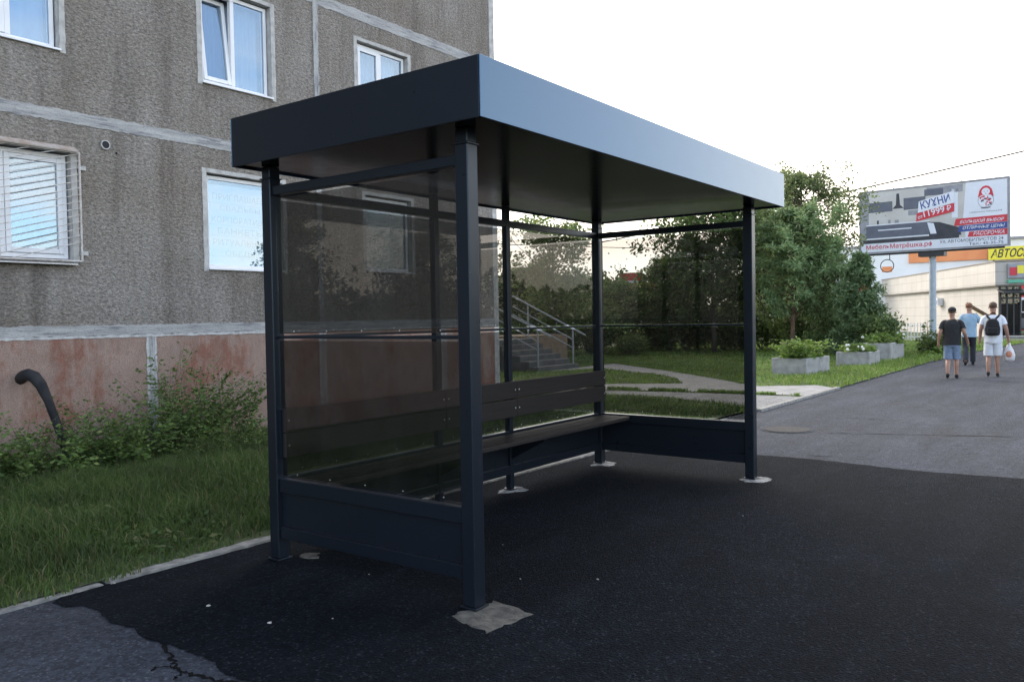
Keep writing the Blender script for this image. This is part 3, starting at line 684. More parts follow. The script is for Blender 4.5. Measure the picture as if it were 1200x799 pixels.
# grille: frame, chevron bars, little roof
gx0, gx1, gz0, gz1, gy = -.52, 1.485, 2.345, 3.60, FY-.075
g = MB()
def gb(a, b, r_=.005): g.tube([a, b], r_, 6)
fr_ = MB()
for a, b in (((gx0, gy, gz0), (gx1, gy, gz0)), ((gx0, gy, gz1), (gx1, gy, gz1)), ((gx0, gy, gz0), (gx0, gy, gz1)), ((gx1, gy, gz0), (gx1, gy, gz1)),
             ((gx1, gy, gz1), (gx1, FY, gz1)), ((gx1, gy, gz0), (gx1, FY, gz0)), ((gx0, gy, gz0), (gx0, FY, gz0)), ((gx0, gy, gz1), (gx0, FY, gz1))):
    fr_.tube([a, b], .012, 6)
for mx_ in (.60,): fr_.tube([(mx_, gy, gz0), (mx_, gy, gz1)], .013, 6)
gr = mk('grille', fr_, M['grille'], ab)
for k in range(17):
    z = gz0+.03+k*.078
    def clipbar(xa, za, xb, zb):
        if za > gz1 and zb > gz1 or za < gz0 and zb < gz0: return
        t0, t1 = 0, 1
        for lim, s_ in ((gz1, 1), (gz0, -1)):
            da, db = s_*(za-lim), s_*(zb-lim)
            if da > 0: t0 = max(t0, da/(da-db))
            if db > 0: t1 = min(t1, da/(da-db))
        f_ = lambda t: (xa+(xb-xa)*t, gy, za+(zb-za)*t)
        gb(f_(t0), f_(t1))
    clipbar(.60, z-.06, gx1, z+.20); clipbar(gx0, z+.26, .60, z-.06)
    zz = z+.20
    if gz0 < zz < gz1: gb((gx1, gy, zz), (gx1, FY, zz+.0))
mk('grille_bar', g, M['grille'], gr)
mk('tin_hood', MB().prism([(gy-.03, gz1+.0), (gy-.03, gz1+.02), (FY-.0, gz1+.075), (FY-.0, gz1+.055)], gx0-.03, gx1-.02, 'x'), M['rust'], gr)
mk('tin_sill', MB().prism([(gy-.02, gz0-.045), (gy-.02, gz0-.03), (FY+.07, gz0-.005), (FY+.07, gz0-.02)], gx0, gx1-.06, 'x'), M['galv'], gr)
for z in (gz1-.16, gz0+.10): mk('wall_bracket', MB().box(gx1+.012, gx1+.10, FY-.02, FY+.0, z-.025, z+.025), M['whitepaint'], gr)

# bent pipe at the plinth
pp = MB().tube([(.80, FY-.0, 1.02), (.80, 7.10, 1.06), (.80, 7.0, 1.075), (.82, 6.90, 1.05), (.855, 6.83, .96), (.91, 6.79, .78), (1.0, 6.76, .45), (1.12, 6.72, -.03)], [.062, .064, .066, .066, .060, .046, .044, .044], 14)
tag1(mk('bent_pipe', pp, M['pipe'], loc=(1.1, 6.7, 0), smooth=True), 'black bent pipe leaving the red plinth and dropping into the weeds', 'pipe')

# ------------------------------------------------------------------ entrance stairs beyond the building end
st = thing('entrance_stairs', 'concrete entrance stairs with grey tube handrails seen through the shelter glass', 'stairs', (17.5, 11, 0))
mb = MB()
for k in range(6): mb.box(16.4, 18.6, 11.0+.33*k, 11.0+.33*(k+1)+(2.4 if k == 5 else 0), 0, .155*(k+1))
mk('step', mb, M['stepstone'], st, bevel=.01)
mk('side_wall', MB().box(18.62, 21.4, 13.2, 15.2, 0, 1.0), M['brick'], st)
mk('side_wall', MB().box(14.4, 16.38, 12.6, 15.0, 0, .9), M['slab'], st)
def handrail(x, y0, rise):
    t = Vector((0, 2.3, 1.08*rise)); hr = MB(); a = Vector((x, y0, 1.24))
    hr.tube([a+Vector((0, -.45, -.20)), a, a+t], .028, 8); rl = mk('handrail', hr, M['rail'], st)
    for dz in (-.34, -.60): mk('rail_bar', MB().tube([a+Vector((0, 0, dz)), a+t+Vector((0, 0, dz))], .018, 6), M['rail'], rl)
    for k, yy in enumerate((0, 1.7)): mk('rail_post', MB().tube([(x, y0+yy, 0), (x, y0+yy, 1.24+yy/2.3*1.08*rise)], .027, 8), M['rail'], rl)
handrail(18.42, 11.08, 1.0); handrail(16.6, 11.15, .95)

# ------------------------------------------------------------------ grass (nobody could count it)
def grass(name, region, n, hfun, wd, mat, keep=None, lean=.35, z=.018):
    P = np.stack([RNG.uniform(region[0], region[1], n), RNG.uniform(region[2], region[3], n), np.full(n, z)], 1)
    if keep is not None: P = P[keep(P)]
    H = hfun(P)*RNG.uniform(.45, 1.25, len(P)); W = wd*RNG.uniform(.6, 1.4, len(P))
    o = link(name, blade_mesh(name, P, H, W, lean), M[mat]); return props(o, kind='stuff')
def keep_near(P):
    x, y = P[:, 0], P[:, 1]; d = y-(2.452-.0195*(x+.7))
    nz = vnoise(x*2.3, y*2.3, 1)*.6+vnoise(x*7, y*7, 2)*.4
    return (d > .035-.13*vnoise(x*3.1, y*0, 12)*(x < -.5)) & (nz > .66-.22*(x < -.35)-.8*np.clip(d/.8+.08, 0, 1)**.8) & (y < 7.17)
def h_near(P):
    x, y = P[:, 0], P[:, 1]; d = np.clip((y-2.4)/1.2, 0, 1)
    return (.06+.10*d)*(.6+.9*vnoise(x*1.6, y*1.6, 3))
o = grass('grass', (-2.8, 4.6, 2.4, 7.17), 85000, h_near, .0035, 'grass', keep_near, .55); o['label'] = 'long dark grass between the shelter kerb and the building'; 
o = grass('grass', (4.4, 10.6, 2.3, 7.17), 26000, lambda P: .09+.05*vnoise(P[:, 0]*1.5, P[:, 1]*1.5, 5), .006, 'grass', lambda P: keep_near(P) & ~inpoly(P, PATH_A), .5)
# broad-leaved ground plants mixed into the grass
n = 9000; P = np.stack([RNG.uniform(-2.6, 4.2, n), RNG.uniform(2.5, 6.6, n), RNG.uniform(.02, .10, n)], 1)
P = P[(P[:, 1] > 2.62) & (vnoise(P[:, 0]*1.2, P[:, 1]*1.2, 9) > .45)]
D = RNG.normal(size=(len(P), 3))*[1, 1, .45]+[0, 0, .3]
props(link('ground_cover', leaf_mesh('ground_cover', P, D, RNG.uniform(.03, .075, len(P)), RNG.uniform(.015, .035, len(P))), M['grass']), kind='stuff')
def keep_far(P):
    x, y = P[:, 0], P[:, 1]; edge = np.where(x < 14.4, 2.20, np.where(x < 25, 2.13, np.where(x < 34, 2.13-.045*(x-25), 1.73-.085*(x-34))))
    edge = edge+.12*(vnoise(x*2, y*0+3, 6)-.5)
    return (y > edge) & ~inpoly(P, PATH_A) & ~inpoly(P, PATH_B) & ~inpoly(P, PATH_C) & ~((x > 16.4) & (x < 18.6) & (y > 10.9)) & ~((x > 17.8) & (x < 19.6) & (y > 3.7) & (y < 4.7)) & ~((x > 21.9) & (x < 23.4) & (y > 3.2) & (y < 4.3)) & ~((x > 25.1) & (x < 28.2) & (y > 3.3) & (y < 4.3))
grass('lawn_grass', (9.5, 24, 2.1, 16), 62000, lambda P: .05+.035*vnoise(P[:, 0], P[:, 1], 7)+.09*np.exp(-((P[:, 1]-2.9)/.9)**2)*(P[:, 0] > 15), .009, 'lawn', keep_far, .6)
grass('lawn_grass', (24, 44, 1, 18), 42000, lambda P: .07+.05*vnoise(P[:, 0], P[:, 1], 7)+.08*np.exp(-((P[:, 1]-2.6)/.9)**2), .016, 'lawn', keep_far, .6)
# tufts in the gap between footpath and paving
n = 2600; t = RNG.uniform(0, 1, n); P = np.stack([12.47-.5*np.clip(t-.45, 0, 1)+RNG.normal(0, .05, n), 2.3+4.5*t, np.full(n, .03)], 1); P = P[vnoise(P[:, 1]*3.1, P[:, 0]*0, 4) > .42]
props(link('path_tufts', blade_mesh('path_tufts', P, RNG.uniform(.03, .09, len(P)), RNG.uniform(.006, .014, len(P)), .5), M['lawn']), kind='stuff')

# ------------------------------------------------------------------ weeds along the wall
def weed(label, cx, cy, rx, ry, h, nst, leaf, mat='weed', name='weed_bush', cat='weeds', lpst=34, lean=.42, z0=.02, group='wild plants along the foot of the wall', fl=0, stemr=.004):
    root = thing(name, label, cat, (cx, cy, z0), 0, group)
    st_ = MB(); C = []; D = []; Ls = []; FLP = []
    for k in range(nst):
        a = random.uniform(0, 2*PI); q = math.sqrt(random.random()); px, py = cx+rx*q*math.cos(a), cy+ry*q*math.sin(a)
        hh = h*random.choice((.35, .5, .6, .75, .9, 1.1))*random.uniform(.85, 1.1)*(1-.25*q); lx, ly = random.gauss(0, lean)*hh+.25*(px-cx), random.gauss(0, lean)*hh+.25*(py-cy)
        py = min(py, 7.12) if abs(cy-6.7) < .8 else py
        pts = []
        for i in range(6):
            t = i/5; pts.append(Vector((px+lx*t*t, min(py+ly*t*t, 7.1) if cy < 7.2 and abs(cy-6.7) < .8 else py+ly*t*t, z0+hh*t*(1-.12*t))))
        st_.tube(pts, [stemr*(1-.7*i/5) for i in range(6)], 4, cap=False)
        for j in range(int(lpst*random.uniform(.7, 1.2))):
            t = random.uniform(.12, 1)**.75; i = min(4, int(t*5)); f_ = t*5-i; p = pts[i].lerp(pts[i+1], f_)
            an = random.uniform(0, 2*PI); d = Vector((math.cos(an), math.sin(an), random.uniform(-.35, .55)))
            p = p+d*random.uniform(0, .06)*h; C.append(p); D.append(d); Ls.append(leaf*random.uniform(.55, 1.25)*(1.15-.5*t))
        if random.random() < fl: FLP.append(pts[-1])
    org = np.array(ORG[root.name]); Ls = np.array(Ls)
    link('foliage', leaf_mesh('foliage', np.array([tuple(c) for c in C])-org, np.array([tuple(d) for d in D]), Ls, Ls*RNG.uniform(.35, .6, len(Ls))), M[mat], root)
    mk('stem', st_, M['stem'], root)
    if FLP:
        for p in FLP: mk('flower', MB().ball(p, .045, 6, 4), M['flower'], root)
    return root
weed('dense low dark green weeds around the foot of the bent pipe', .75, 6.55, .75, .45, .80, 75, .075)
weed('leafy dark weeds in front of the plinth, left of the white plinth joint', 1.62, 6.6, .55, .42, .92, 70, .075)
weed('tallest dark leafy weeds hiding the foot of the white plinth joint', 2.45, 6.7, .42, .32, 1.45, 60, .085, lean=.22)
weed('spreading weeds right of the white plinth joint, near the shelter', 3.1, 6.75, .5, .30, 1.12, 60, .07)
weed('low weeds at the left edge of the photo against the plinth', -.35, 6.55, .6, .42, .85, 60, .08)
weed('short bright weeds on the grass in front of the tall weeds', 2.7, 6.1, .7, .25, .42, 50, .05, 'weedlight')
# long arching sprig with paler leaves
sp = thing('arching_sprig', 'long pale green sprig arching to the right out of the weeds', 'plant', (2.9, 6.75, 0), 0, None)
C, D, Ls = [], [], []; sm = MB()
for (x_, z_, L_, sl_) in ((2.95, .30, .80, .55), (3.0, .38, .62, .75), (2.8, .3, .62, 1.5), (2.9, .35, .50, 1.0)):
    pts = [Vector((x_+L_*t*(1 if sl_ < 1.2 else .45), 6.75-.1*t, z_+L_*sl_*t*(1-.30*t))) for t in np.linspace(0, 1, 9)]
    sm.tube(pts, [.006*(1-.8*t) for t in np.linspace(0, 1, 9)], 4, cap=False)
    for j in range(120):
        t = random.uniform(.1, 1)*8; i = min(7, int(t)); p = pts[i].lerp(pts[i+1], t-i); d = (pts[i+1]-pts[i]).normalized()+Vector((random.gauss(0, .9), random.gauss(0, .9), random.gauss(0, .9)))
        C.append(tuple(p-Vector((2.9, 6.75, 0)))); D.append(tuple(d)); Ls.append(random.uniform(.03, .06))
link('foliage', leaf_mesh('foliage', np.array(C), np.array(D), np.array(Ls), np.array(Ls)*.5), M['weedlight'], sp); mk('stem', sm, M['stem'], sp)

# ------------------------------------------------------------------ planters
def planter(label, x0, x1, y0, y1, h, rz):
    cx, cy = (x0+x1)/2, (y0+y1)/2; r = thing('planter', label, 'planter', (cx, cy, 0), rz, 'concrete planters on the lawn', True); lx, ly = (x1-x0)/2, (y1-y0)/2; t = .07
    mb = MB(); mb.box(-lx, lx, -ly, -ly+t, 0, h); mb.box(-lx, lx, ly-t, ly, 0, h); mb.box(-lx, -lx+t, -ly+t, ly-t, 0, h-.001); mb.box(lx-t, lx, -ly+t, ly-t, 0, h-.001)
    mk('wall', mb, M['planter'], r, bevel=.012); mk('soil', MB().box(-lx+t, lx-t, -ly+t, ly-t, .05, h-.06), M['earth'], r)
planter('nearest grey concrete planter on the lawn, filled with grassy plants', 17.87, 19.45, 3.70, 4.62, .45, R(-5))
planter('middle concrete planter with a bright narrow end', 21.95, 23.25, 3.22, 4.15, .44, 0)
planter('farthest concrete planter, beside the tall weeds by the billboard pole', 25.2, 28.0, 3.40, 4.25, .58, R(3))
weed('grassy feathery plants growing in the nearest planter', 18.6, 4.15, .75, .40, .62, 130, .17, 'lawn', 'planter_plants', 'plants', 22, .4, .38, 'plants in the concrete planters')
weed('low green plants with white flowers growing in the middle planter', 22.6, 3.7, .6, .4, .36, 80, .13, 'lawn', 'planter_plants', 'plants', 22, .4, .37, 'plants in the concrete planters', .12)
weed('bushy light green plants growing in the farthest planter', 26.6, 3.8, 1.3, .4, .52, 90, .17, 'lawn', 'planter_plants', 'plants', 24, .3, .5, 'plants in the concrete planters', .05)
weed('tall leafy weeds standing at the pavement edge before the billboard pole', 29.6, 2.75, .8, .4, 1.5, 34, .2, 'weedlight', 'tall_weeds', 'weeds', 40, .12, .02, None, stemr=.012)
weed('low bushy greenery at the pavement edge by the farthest planter', 30.5, 2.6, 2.2, .35, .5, 80, .17, 'lawn', 'low_weeds', 'weeds', 26, .3, .02, None)

# ------------------------------------------------------------------ trees
def pos(az, D): return (CAM[0]+D*math.cos(R(az)), CAM[1]+D*math.sin(R(az)))
def tree(name, label, az, D, H, rad, mat, nleaf, leaf, group='trees beyond the lawn', bark='bark', base=.18, shape='round', trunk_r=.12, sparse=.30, xy=None, seed=0):
    x, y = xy or pos(az, D); r = np.random.default_rng(seed+abs(int(az*10))+int(D)); root = thing(name, label, 'tree', (x, y, 0), 0, group)
    tm = MB(); lean = r.normal(0, .03, 2)*H
    tp = [Vector((x+lean[0]*t+.08*math.sin(3*t+az), y+lean[1]*t, H*.94*t-.05)) for t in np.linspace(0, 1, 9)]
    tm.tube(tp, [max(.012, trunk_r*(1-.93*t)**.9) for t in np.linspace(0, 1, 9)], 8)
    tips = []; nl = int(30+H*3)
    for k in range(nl):
        t = base+(1-base)*((k+.5)/nl)**.9; i = min(7, int(t*8)); p0 = tp[i].lerp(tp[i+1], t*8-i)
        u = (t-base)/(1-base)
        prof = {'round': math.sin(PI*min(1, .22+.78*u)**.9)**.6, 'cone': (1-u)**.85+.06, 'tall': (math.sin(PI*(.16+.8*u)))**.7, 'vase': .35+.65*u if u < .75 else (1-u)*2.6+.35}[shape]
        L = rad*prof*r.uniform(.65, 1.2); a = k*2.399+r.normal(0, .3)
        rise = {'round': .45, 'cone': .08, 'tall': .8, 'vase': .8}[shape]
        d = Vector((math.cos(a), math.sin(a), rise+r.normal(0, .15))); 
        pts = [p0+d*L*q+Vector((0, 0, (-.10 if shape == 'cone' else .08)*L*q*q)) for q in (0, .35, .7, 1)]
        tm.tube(pts, [max(.006, trunk_r*.32*(1-.5*u)*(1-.85*q)) for q in (0, .35, .7, 1)], 5, cap=False)
        for q in (.45, .65, .85, 1.0):
            c = pts[0].lerp(pts[3], q); tips.append((c, L))
            for e in range(2):
                s_ = Vector(r.normal(0, 1, 3)); s_.normalize(); c2 = c+s_*L*.33; c2.z = max(c2.z, .25)
                tips.append((c2, L))
                if r.random() < .4: tm.tube([c, c2], [.012, .005], 4, cap=False)
    T = np.array([tuple(c) for c, L in tips]); TL = np.array([L for c, L in tips])
    w_ = r.random(len(T)) > sparse; T = T[w_]; TL = TL[w_]
    asp = .30 if mat in ('needle', 'spruce') else .55
    idx = r.integers(0, len(T), nleaf); sg = ((.055 if asp < .5 else .085)+(.045 if asp < .5 else .055)*TL[idx])[:, None]
    C = T[idx]+r.normal(0, 1, (nleaf, 3))*sg*[1, 1, .75]; C[:, 2] = np.maximum(C[:, 2], .1)
    Dv = r.normal(0, 1, (nleaf, 3))*[1, 1, .8]+[0, 0, -.15]
    Ls = leaf*r.uniform(.6, 1.3, nleaf)
    org = np.array(ORG[root.name])
    link('crown', leaf_mesh('crown', C-org, Dv, Ls, Ls*asp), M[mat], root); mk('trunk', tm, M[bark], root, smooth=True); return root
tree('deciduous_tree', 'broad dark green tree right behind the far glass side of the shelter', 22.6, 35, 7.0, 2.5, 'leafdark', 19000, .17, sparse=.42, seed=1)
tree('deciduous_tree', 'green rounded tree left of the broad dark tree, behind the far glass side', 25.7, 37, 4.2, 1.4, 'leafmid', 12000, .16, sparse=.45, seed=2)
tree('deciduous_tree', 'tall airy light green tree rising above the pine beside the roof corner', 16.4, 38, 7.9, 2.5, 'leaflight', 12000, .15, shape='round', base=.34, sparse=.5, seed=3)
tree('deciduous_tree', 'open light tree just right of the roof corner, behind the pine', 19.3, 40, 6.8, 2.0, 'leaflight', 7000, .16, sparse=.55, seed=4)
tree('deciduous_tree', 'loose branched young tree behind the entrance stairs handrail', 33.4, 31, 4.7, 1.9, 'leafmid', 8000, .15, shape='vase', base=.15, sparse=.55, seed=5)
tree('deciduous_tree', 'low rounded tree beside the far rear post, at the edge of the lawn', 29.0, 38, 3.2, 1.5, 'leafmid', 10000, .15, base=.1, seed=6)
tree('deciduous_tree', 'dark tree at the back between the stairs and the rear post', 31.3, 42, 3.5, 2.0, 'leafdark', 11000, .18, base=.1, seed=7)
tree('deciduous_tree', 'dark tree at the building corner behind the stairs', 36.0, 36, 3.8, 1.9, 'leafdark', 10000, .17, base=.1, seed=8)
tree('deciduous_tree', 'dark tree at the back behind the pine trunk', 18.5, 46, 5.0, 2.6, 'leafdark', 12000, .2, base=.05, seed=9)
tree('pine_tree', 'clumpy green pine with a reddish trunk behind the nearest planter', 17.6, 34, 5.7, 1.5, 'needle', 15000, .20, 'pines by the planters', 'pinebark', .2, 'tall', .10, .5, seed=10)
tree('pine_tree', 'second pine filling the gap between the reddish pine and the spruce', 15.7, 35, 4.5, 1.25, 'needle', 12000, .20, 'pines by the planters', 'pinebark', .12, 'tall', .08, .45, seed=11)
tree('spruce_tree', 'small dark blue green spruce left of the billboard', 13.7, 32, 3.9, 1.2, 'spruce', 14000, .18, 'pines by the planters', 'pinebark', .06, 'cone', .07, .3, seed=12)
def shrub(label, az, D, h, rad, mat, n, leaf, seed):
    x, y = pos(az, D); r = np.random.default_rng(seed); root = thing('shrub', label, 'shrub', (x, y, 0), 0, 'shrubs along the far edge of the lawn')
    T = r.normal(0, 1, (38, 3)); T /= np.linalg.norm(T, axis=1, keepdims=True); T = T*(r.random((38, 1))**.4)*[rad, rad, h*.48]+[0, 0, h*.5]
    C = T[r.integers(0, 38, n)]+r.normal(0, .17, (n, 3)); C[:, 2] = np.abs(C[:, 2])
    Ls = leaf*r.uniform(.6, 1.3, n); link('foliage', leaf_mesh('foliage', C, r.normal(0, 1, (n, 3)), Ls, Ls*.55), M[mat], root)
    sm_ = MB()
    for k in range(7): a = k*.9; sm_.tube([(x, y, -.02), (x+rad*.5*math.cos(a), y+rad*.5*math.sin(a), h*.6)], [.02, .008], 5)
    mk('stem', sm_, M['bark'], root)
shrub('dark shrub under the trees right of the far front post', 19.6, 38, 1.9, 1.5, 'leafdark', 5000, .15, 21)
shrub('dark shrub under the trees left of the far front post', 22.0, 37.5, 1.9, 1.6, 'leafdark', 5000, .15, 22)
shrub('dark shrub in the middle of the far glass side', 24.6, 38, 1.8, 1.7, 'leafdark', 5000, .15, 23)
shrub('small bright shrub standing alone on the lawn next to the far rear post', 28.4, 33, 1.0, .5, 'leafmid', 1800, .11, 24)
shrub('dark shrub behind the small bright shrub', 27.5, 38.5, 1.8, 1.8, 'leafdark', 5000, .15, 25)
shrub('dark shrub behind the handrail end', 31.0, 35, 2.0, 1.7, 'leafdark', 5000, .15, 26)
shrub('dark shrub behind the stairs', 34.4, 34, 2.2, 1.7, 'leafdark', 5000, .15, 27)
shrub('light green shrub between the spruce and the farthest planter', 12.25, 31.5, 1.7, .55, 'leafmid', 2400, .13, 28)
shrub('dark shrub under the pines behind the nearest planter', 16.6, 36, 1.7, 1.6, 'leafdark', 5000, .15, 29)
shrub('dark shrub at the foot of the spruce', 14.6, 34, 1.3, 1.2, 'leafdark', 3500, .14, 30)
# trees across the road (they show as reflections in the glass)
tree('street_tree', 'tall tree across the road reflected in the rear glass', -41, 30, 6.2, 2.2, 'leafdark', 9000, .2, 'trees across the road', seed=31)
tree('street_tree', 'wider tree across the road, farther along the street', -33, 40, 6.5, 2.6, 'leafdark', 8000, .22, 'trees across the road', seed=32)
tree('street_tree', 'low tree across the road beside the pale hoarding', -58, 34, 4.5, 2.2, 'leafdark', 7000, .22, 'trees across the road', seed=33)
hx, hy = pos(-51, 17)
hd = thing('hoarding', 'low pale hoarding on white legs across the road', 'hoarding', (hx, hy, 0), R(35), None, True)
mk('board', MB().box(-1.6, 1.6, -.05, .05, 1.35, 1.75), M['posterbeige'], hd)
for q in (-1.5, -.4, .9, 1.5): mk('leg', MB().box(q-.05, q+.05, -.04, .04, 0, 1.349), M['whitepaint'], hd)
fx, fy = pos(-45, 38); tag1(mk('fence', MB().box(fx-26, fx+22, fy-.1, fy+.1, 0, 2.2), M['fencegrey'], loc=(fx, fy, 0)), 'long dark grey fence across the road', 'fence')
# distant woods
n = 16000; az = RNG.uniform(-75, 60, n); Dd = RNG.uniform(120, 170, n); hmax = 5+5*vnoise(az*.35, az*0, 8)
P = np.stack([CAM[0]+Dd*np.cos(np.radians(az)), CAM[1]+Dd*np.sin(np.radians(az)), RNG.uniform(0, 1, n)*hmax], 1)
props(link('far_woods', leaf_mesh('far_woods', P, RNG.normal(size=(n, 3)), RNG.uniform(1, 2, n), RNG.uniform(.8, 1.4, n)), M['farwood']), kind='stuff')

# ------------------------------------------------------------------ billboard
bb = thing('billboard', 'large kitchen advertising billboard on a grey pole', 'billboard', (38.95, 4.45, 0), R(-94.6), None, True)
BW, B0, B1 = 6.32, 4.41, 7.39; BH = B1-B0
mk('pole', MB().tube([(0, .35, 0), (0, .35, B0-.1)], .15, 16), M['pole'], bb, smooth=False)
mk('panel', MB().box(-BW/2, BW/2, 0, .32, B0, B1), M['darksteel'], bb)
mk('support', MB().box(-.55, .55, .05, .6, B0-.28, B0-.005), M['darksteel'], bb)
mk('cross_beam', MB().box(-BW/2+.2, BW/2-.2, .10, .22, B0-.10, B0-.006), M['darksteel'], bb)
mk('frame', frame_mb(-BW/2-.03, BW/2+.03, B0-.03, B1+.03, .07, -.03, -.001), M['postermid'], bb)
po = mk('poster', MB().box(-BW/2+.05, BW/2-.05, -.010, -.002, B0+.05, B1-.05), M['posterbeige'], bb)
def pu(u): return -BW/2+u
lay = [0]
def pq(name, mat, pts, lvl):
    y = -.010-.003*lvl
    return mk(name, MB().prism([(pu(u), B0+v) for u, v in pts], y-.002, y, 'y'), M[mat], po)
def pr(name, mat, u0, u1, v0, v1, lvl=1): return pq(name, mat, [(u0, v0), (u1, v0), (u1, v1), (u0, v1)], lvl)
def pt(body, mat, u, v, w_, h_, lvl, bold=.012, shear=0, ang=0):
    y = -.0105-.003*lvl; c, s_ = math.cos(R(ang)), math.sin(R(ang))
    text('lettering', body, M[mat], po, (pu(u), y, B0+v), (c, 0, s_), (-s_, 0, c), w_, h_, bold, shear, .002)
pr('kitchen_wall', 'postermid', .07, .42, .62, 2.85)
pr('wall_cabinet', 'postergrey', .42, 1.50, 1.95, 2.42, 2); pr('wall_cabinet', 'postergrey', 2.0, 2.95, 1.95, 2.50, 2)
pr('ceiling_shade', 'postermid', 3.0, 4.5, 2.55, 2.88); pr('back_window', 'postergrey', 2.9, 3.7, 2.5, 2.8, 2)
pq('cooker_hood', 'posterdark', [(1.50, 2.05), (2.0, 2.05), (1.84, 2.22), (1.80, 2.75), (1.68, 2.75), (1.66, 2.22)], 2)
pr('worktop', 'posterwhite', .30, 3.1, 1.32, 1.37, 2); pr('base_cabinet', 'postergrey', .30, 3.1, .72, 1.31, 2); pr('cabinet_handle', 'posterwhite', .85, 2.35, 1.06, 1.11, 3)
pr('toe_kick', 'posterwhite', .30, 3.1, .66, .72, 3); pr('floor_dark', 'posterdark', .15, 4.35, .47, .65, 2)
pr('stove_pot', 'postermid', 1.30, 1.42, 1.38, 1.55, 2); pr('stove_pot', 'postermid', 1.60, 1.78, 1.38, 1.52, 2); pr('shelf', 'postermid', 2.2, 2.75, 1.68, 1.9, 1); pr('vase', 'posterdark', .8, .88, 1.38, 1.56, 2)
pq('island', 'posterdark', [(3.1, .60), (4.45, .60), (4.35, .95), (3.55, 1.25), (3.1, 1.30)], 3); pq('chair_panel', 'posterwhite', [(3.02, 1.28), (3.30, 1.22), (3.42, .74), (3.16, .74)], 4)
pr('curtain_strip', 'posterwhite', 4.05, 4.3, 1.4, 2.7, 1)
pr('bottom_strip', 'posterwhite', .07, BW-.07, .06, .47, 4)
pq('side_panel', 'posterwhite', [(4.5, 1.15), (BW-.07, 1.15), (BW-.07, BH-.07), (4.62, BH-.07)], 4)
pr('side_panel', 'posterwhite', 4.6, BW-.07, .40, 1.16, 3)
pq('price_tag', 'posterwhite', [(2.62, 1.75), (4.15, 2.08), (4.17, 2.62), (2.66, 2.28)], 5); pt('КУХНИ', 'posterblue', 2.78, 1.90, 1.25, .36, 6, .02, 0, 11.5)
pq('price_tag', 'posterred', [(2.55, 1.36), (4.15, 1.68), (4.16, 2.06), (2.58, 1.74)], 6); pt('от', 'posterwhite', 2.64, 1.46, .22, .13, 7, .01, 0, 11.3); pt('11999', 'posterwhite', 2.90, 1.52, .90, .29, 7, .014, 0, 11.3); pt('₽', 'posterwhite', 3.86, 1.72, .2, .24, 7, .01, 0, 11.3)
pq('offer_bar', 'posterred', [(4.15, 1.02), (BW-.07, 1.05), (BW-.07, 1.36), (4.22, 1.33)], 5); pt('БОЛЬШОЙ ВЫБОР', 'posterwhite', 4.38, 1.10, 1.75, .18, 6, .010, .3)
pq('offer_bar', 'posterblue', [(4.30, .73), (BW-.07, .76), (BW-.07, 1.04), (4.36, 1.00)], 5); pt('ОТЛИЧНЫЕ ЦЕНЫ', 'posterwhite', 4.50, .80, 1.66, .17, 6, .010, .3)
pq('offer_bar', 'posterred', [(4.70, .48), (BW-.07, .48), (BW-.07, .75), (4.76, .71)], 6); pt('РАССРОЧКА', 'posterwhite', 4.92, .53, 1.22, .17, 7, .010, .3)
pt('МебельМатрёшка.рф', 'posterred', .30, .14, 2.95, .27, 5, .012); pt('Ул. АВТОМОБИЛИСТОВ 24', 'postergrey', 3.55, .27, 2.55, .15, 5, .008); pt('Тел.: 45-35-75', 'postergrey', 4.75, .10, 1.35, .13, 5, .008)
pt('МЕБЕЛЬМАТРЁШКА.РФ', 'postermid', 4.78, 1.52, 1.28, .085, 5, .01)
# nesting-doll emblem
def ell(cu, cv, ru, rv, n=24): return [(cu+ru*math.cos(2*PI*k/n), cv+rv*math.sin(2*PI*k/n)) for k in range(n)]
ec = 5.42; er = random.Random(4)
pq('emblem', 'postermid', ell(ec, 2.04, .315, .335), 5); pq('emblem', 'posterwhite', ell(ec, 2.04, .295, .315), 6)
for k in range(26):
    a_, q_ = er.uniform(0, 2*PI), math.sqrt(er.random()); pq('emblem', ('posterred', 'postergrey', 'posterred')[k % 3], ell(ec+.25*q_*math.cos(a_), 2.03+.26*q_*math.sin(a_), er.uniform(.022, .05), er.uniform(.022, .05), 8), 7+(k % 3)*.3)
pq('emblem', 'posterred', [(ec-.31, 2.20), (ec-.18, 2.28), (ec+.18, 2.28), (ec+.31, 2.20), (ec+.24, 2.52), (ec+.13, 2.66), (ec, 2.70), (ec-.13, 2.66), (ec-.24, 2.52)], 8)
pq('emblem', 'posterwhite', ell(ec, 2.43, .165, .165), 9); pq('emblem', 'postergrey', ell(ec, 1.725, .20, .03, 16), 9)
for s_ in (-1, 1): pq('emblem', 'postergrey', ell(ec+s_*.06, 2.44, .018, .018, 8), 10)
pq('emblem', 'posterred', ell(ec, 2.35, .03, .014, 8), 10)
for u in (1.55, 4.45): mk('lamp_arm', MB().tube([(pu(u), .15, B1), (pu(u), -.35, B1+.18), (pu(u), -.6, B1+.16)], .02, 6), M['darksteel'], bb)
# hanging ring under the board's left end
rm = MB(); c_ = Vector((pu(1.2), .16, B0-.62)); rm.tube([c_+Vector((.30*math.cos(2*PI*k/24), 0, .30*math.sin(2*PI*k/24))) for k in range(25)], .022, 6, cap=False); rm.tube([c_+Vector((.12, 0, .28)), c_+Vector((.12, 0, .52))], .02, 6)
mk('hanging_ring', rm, M['darksteel'], bb)

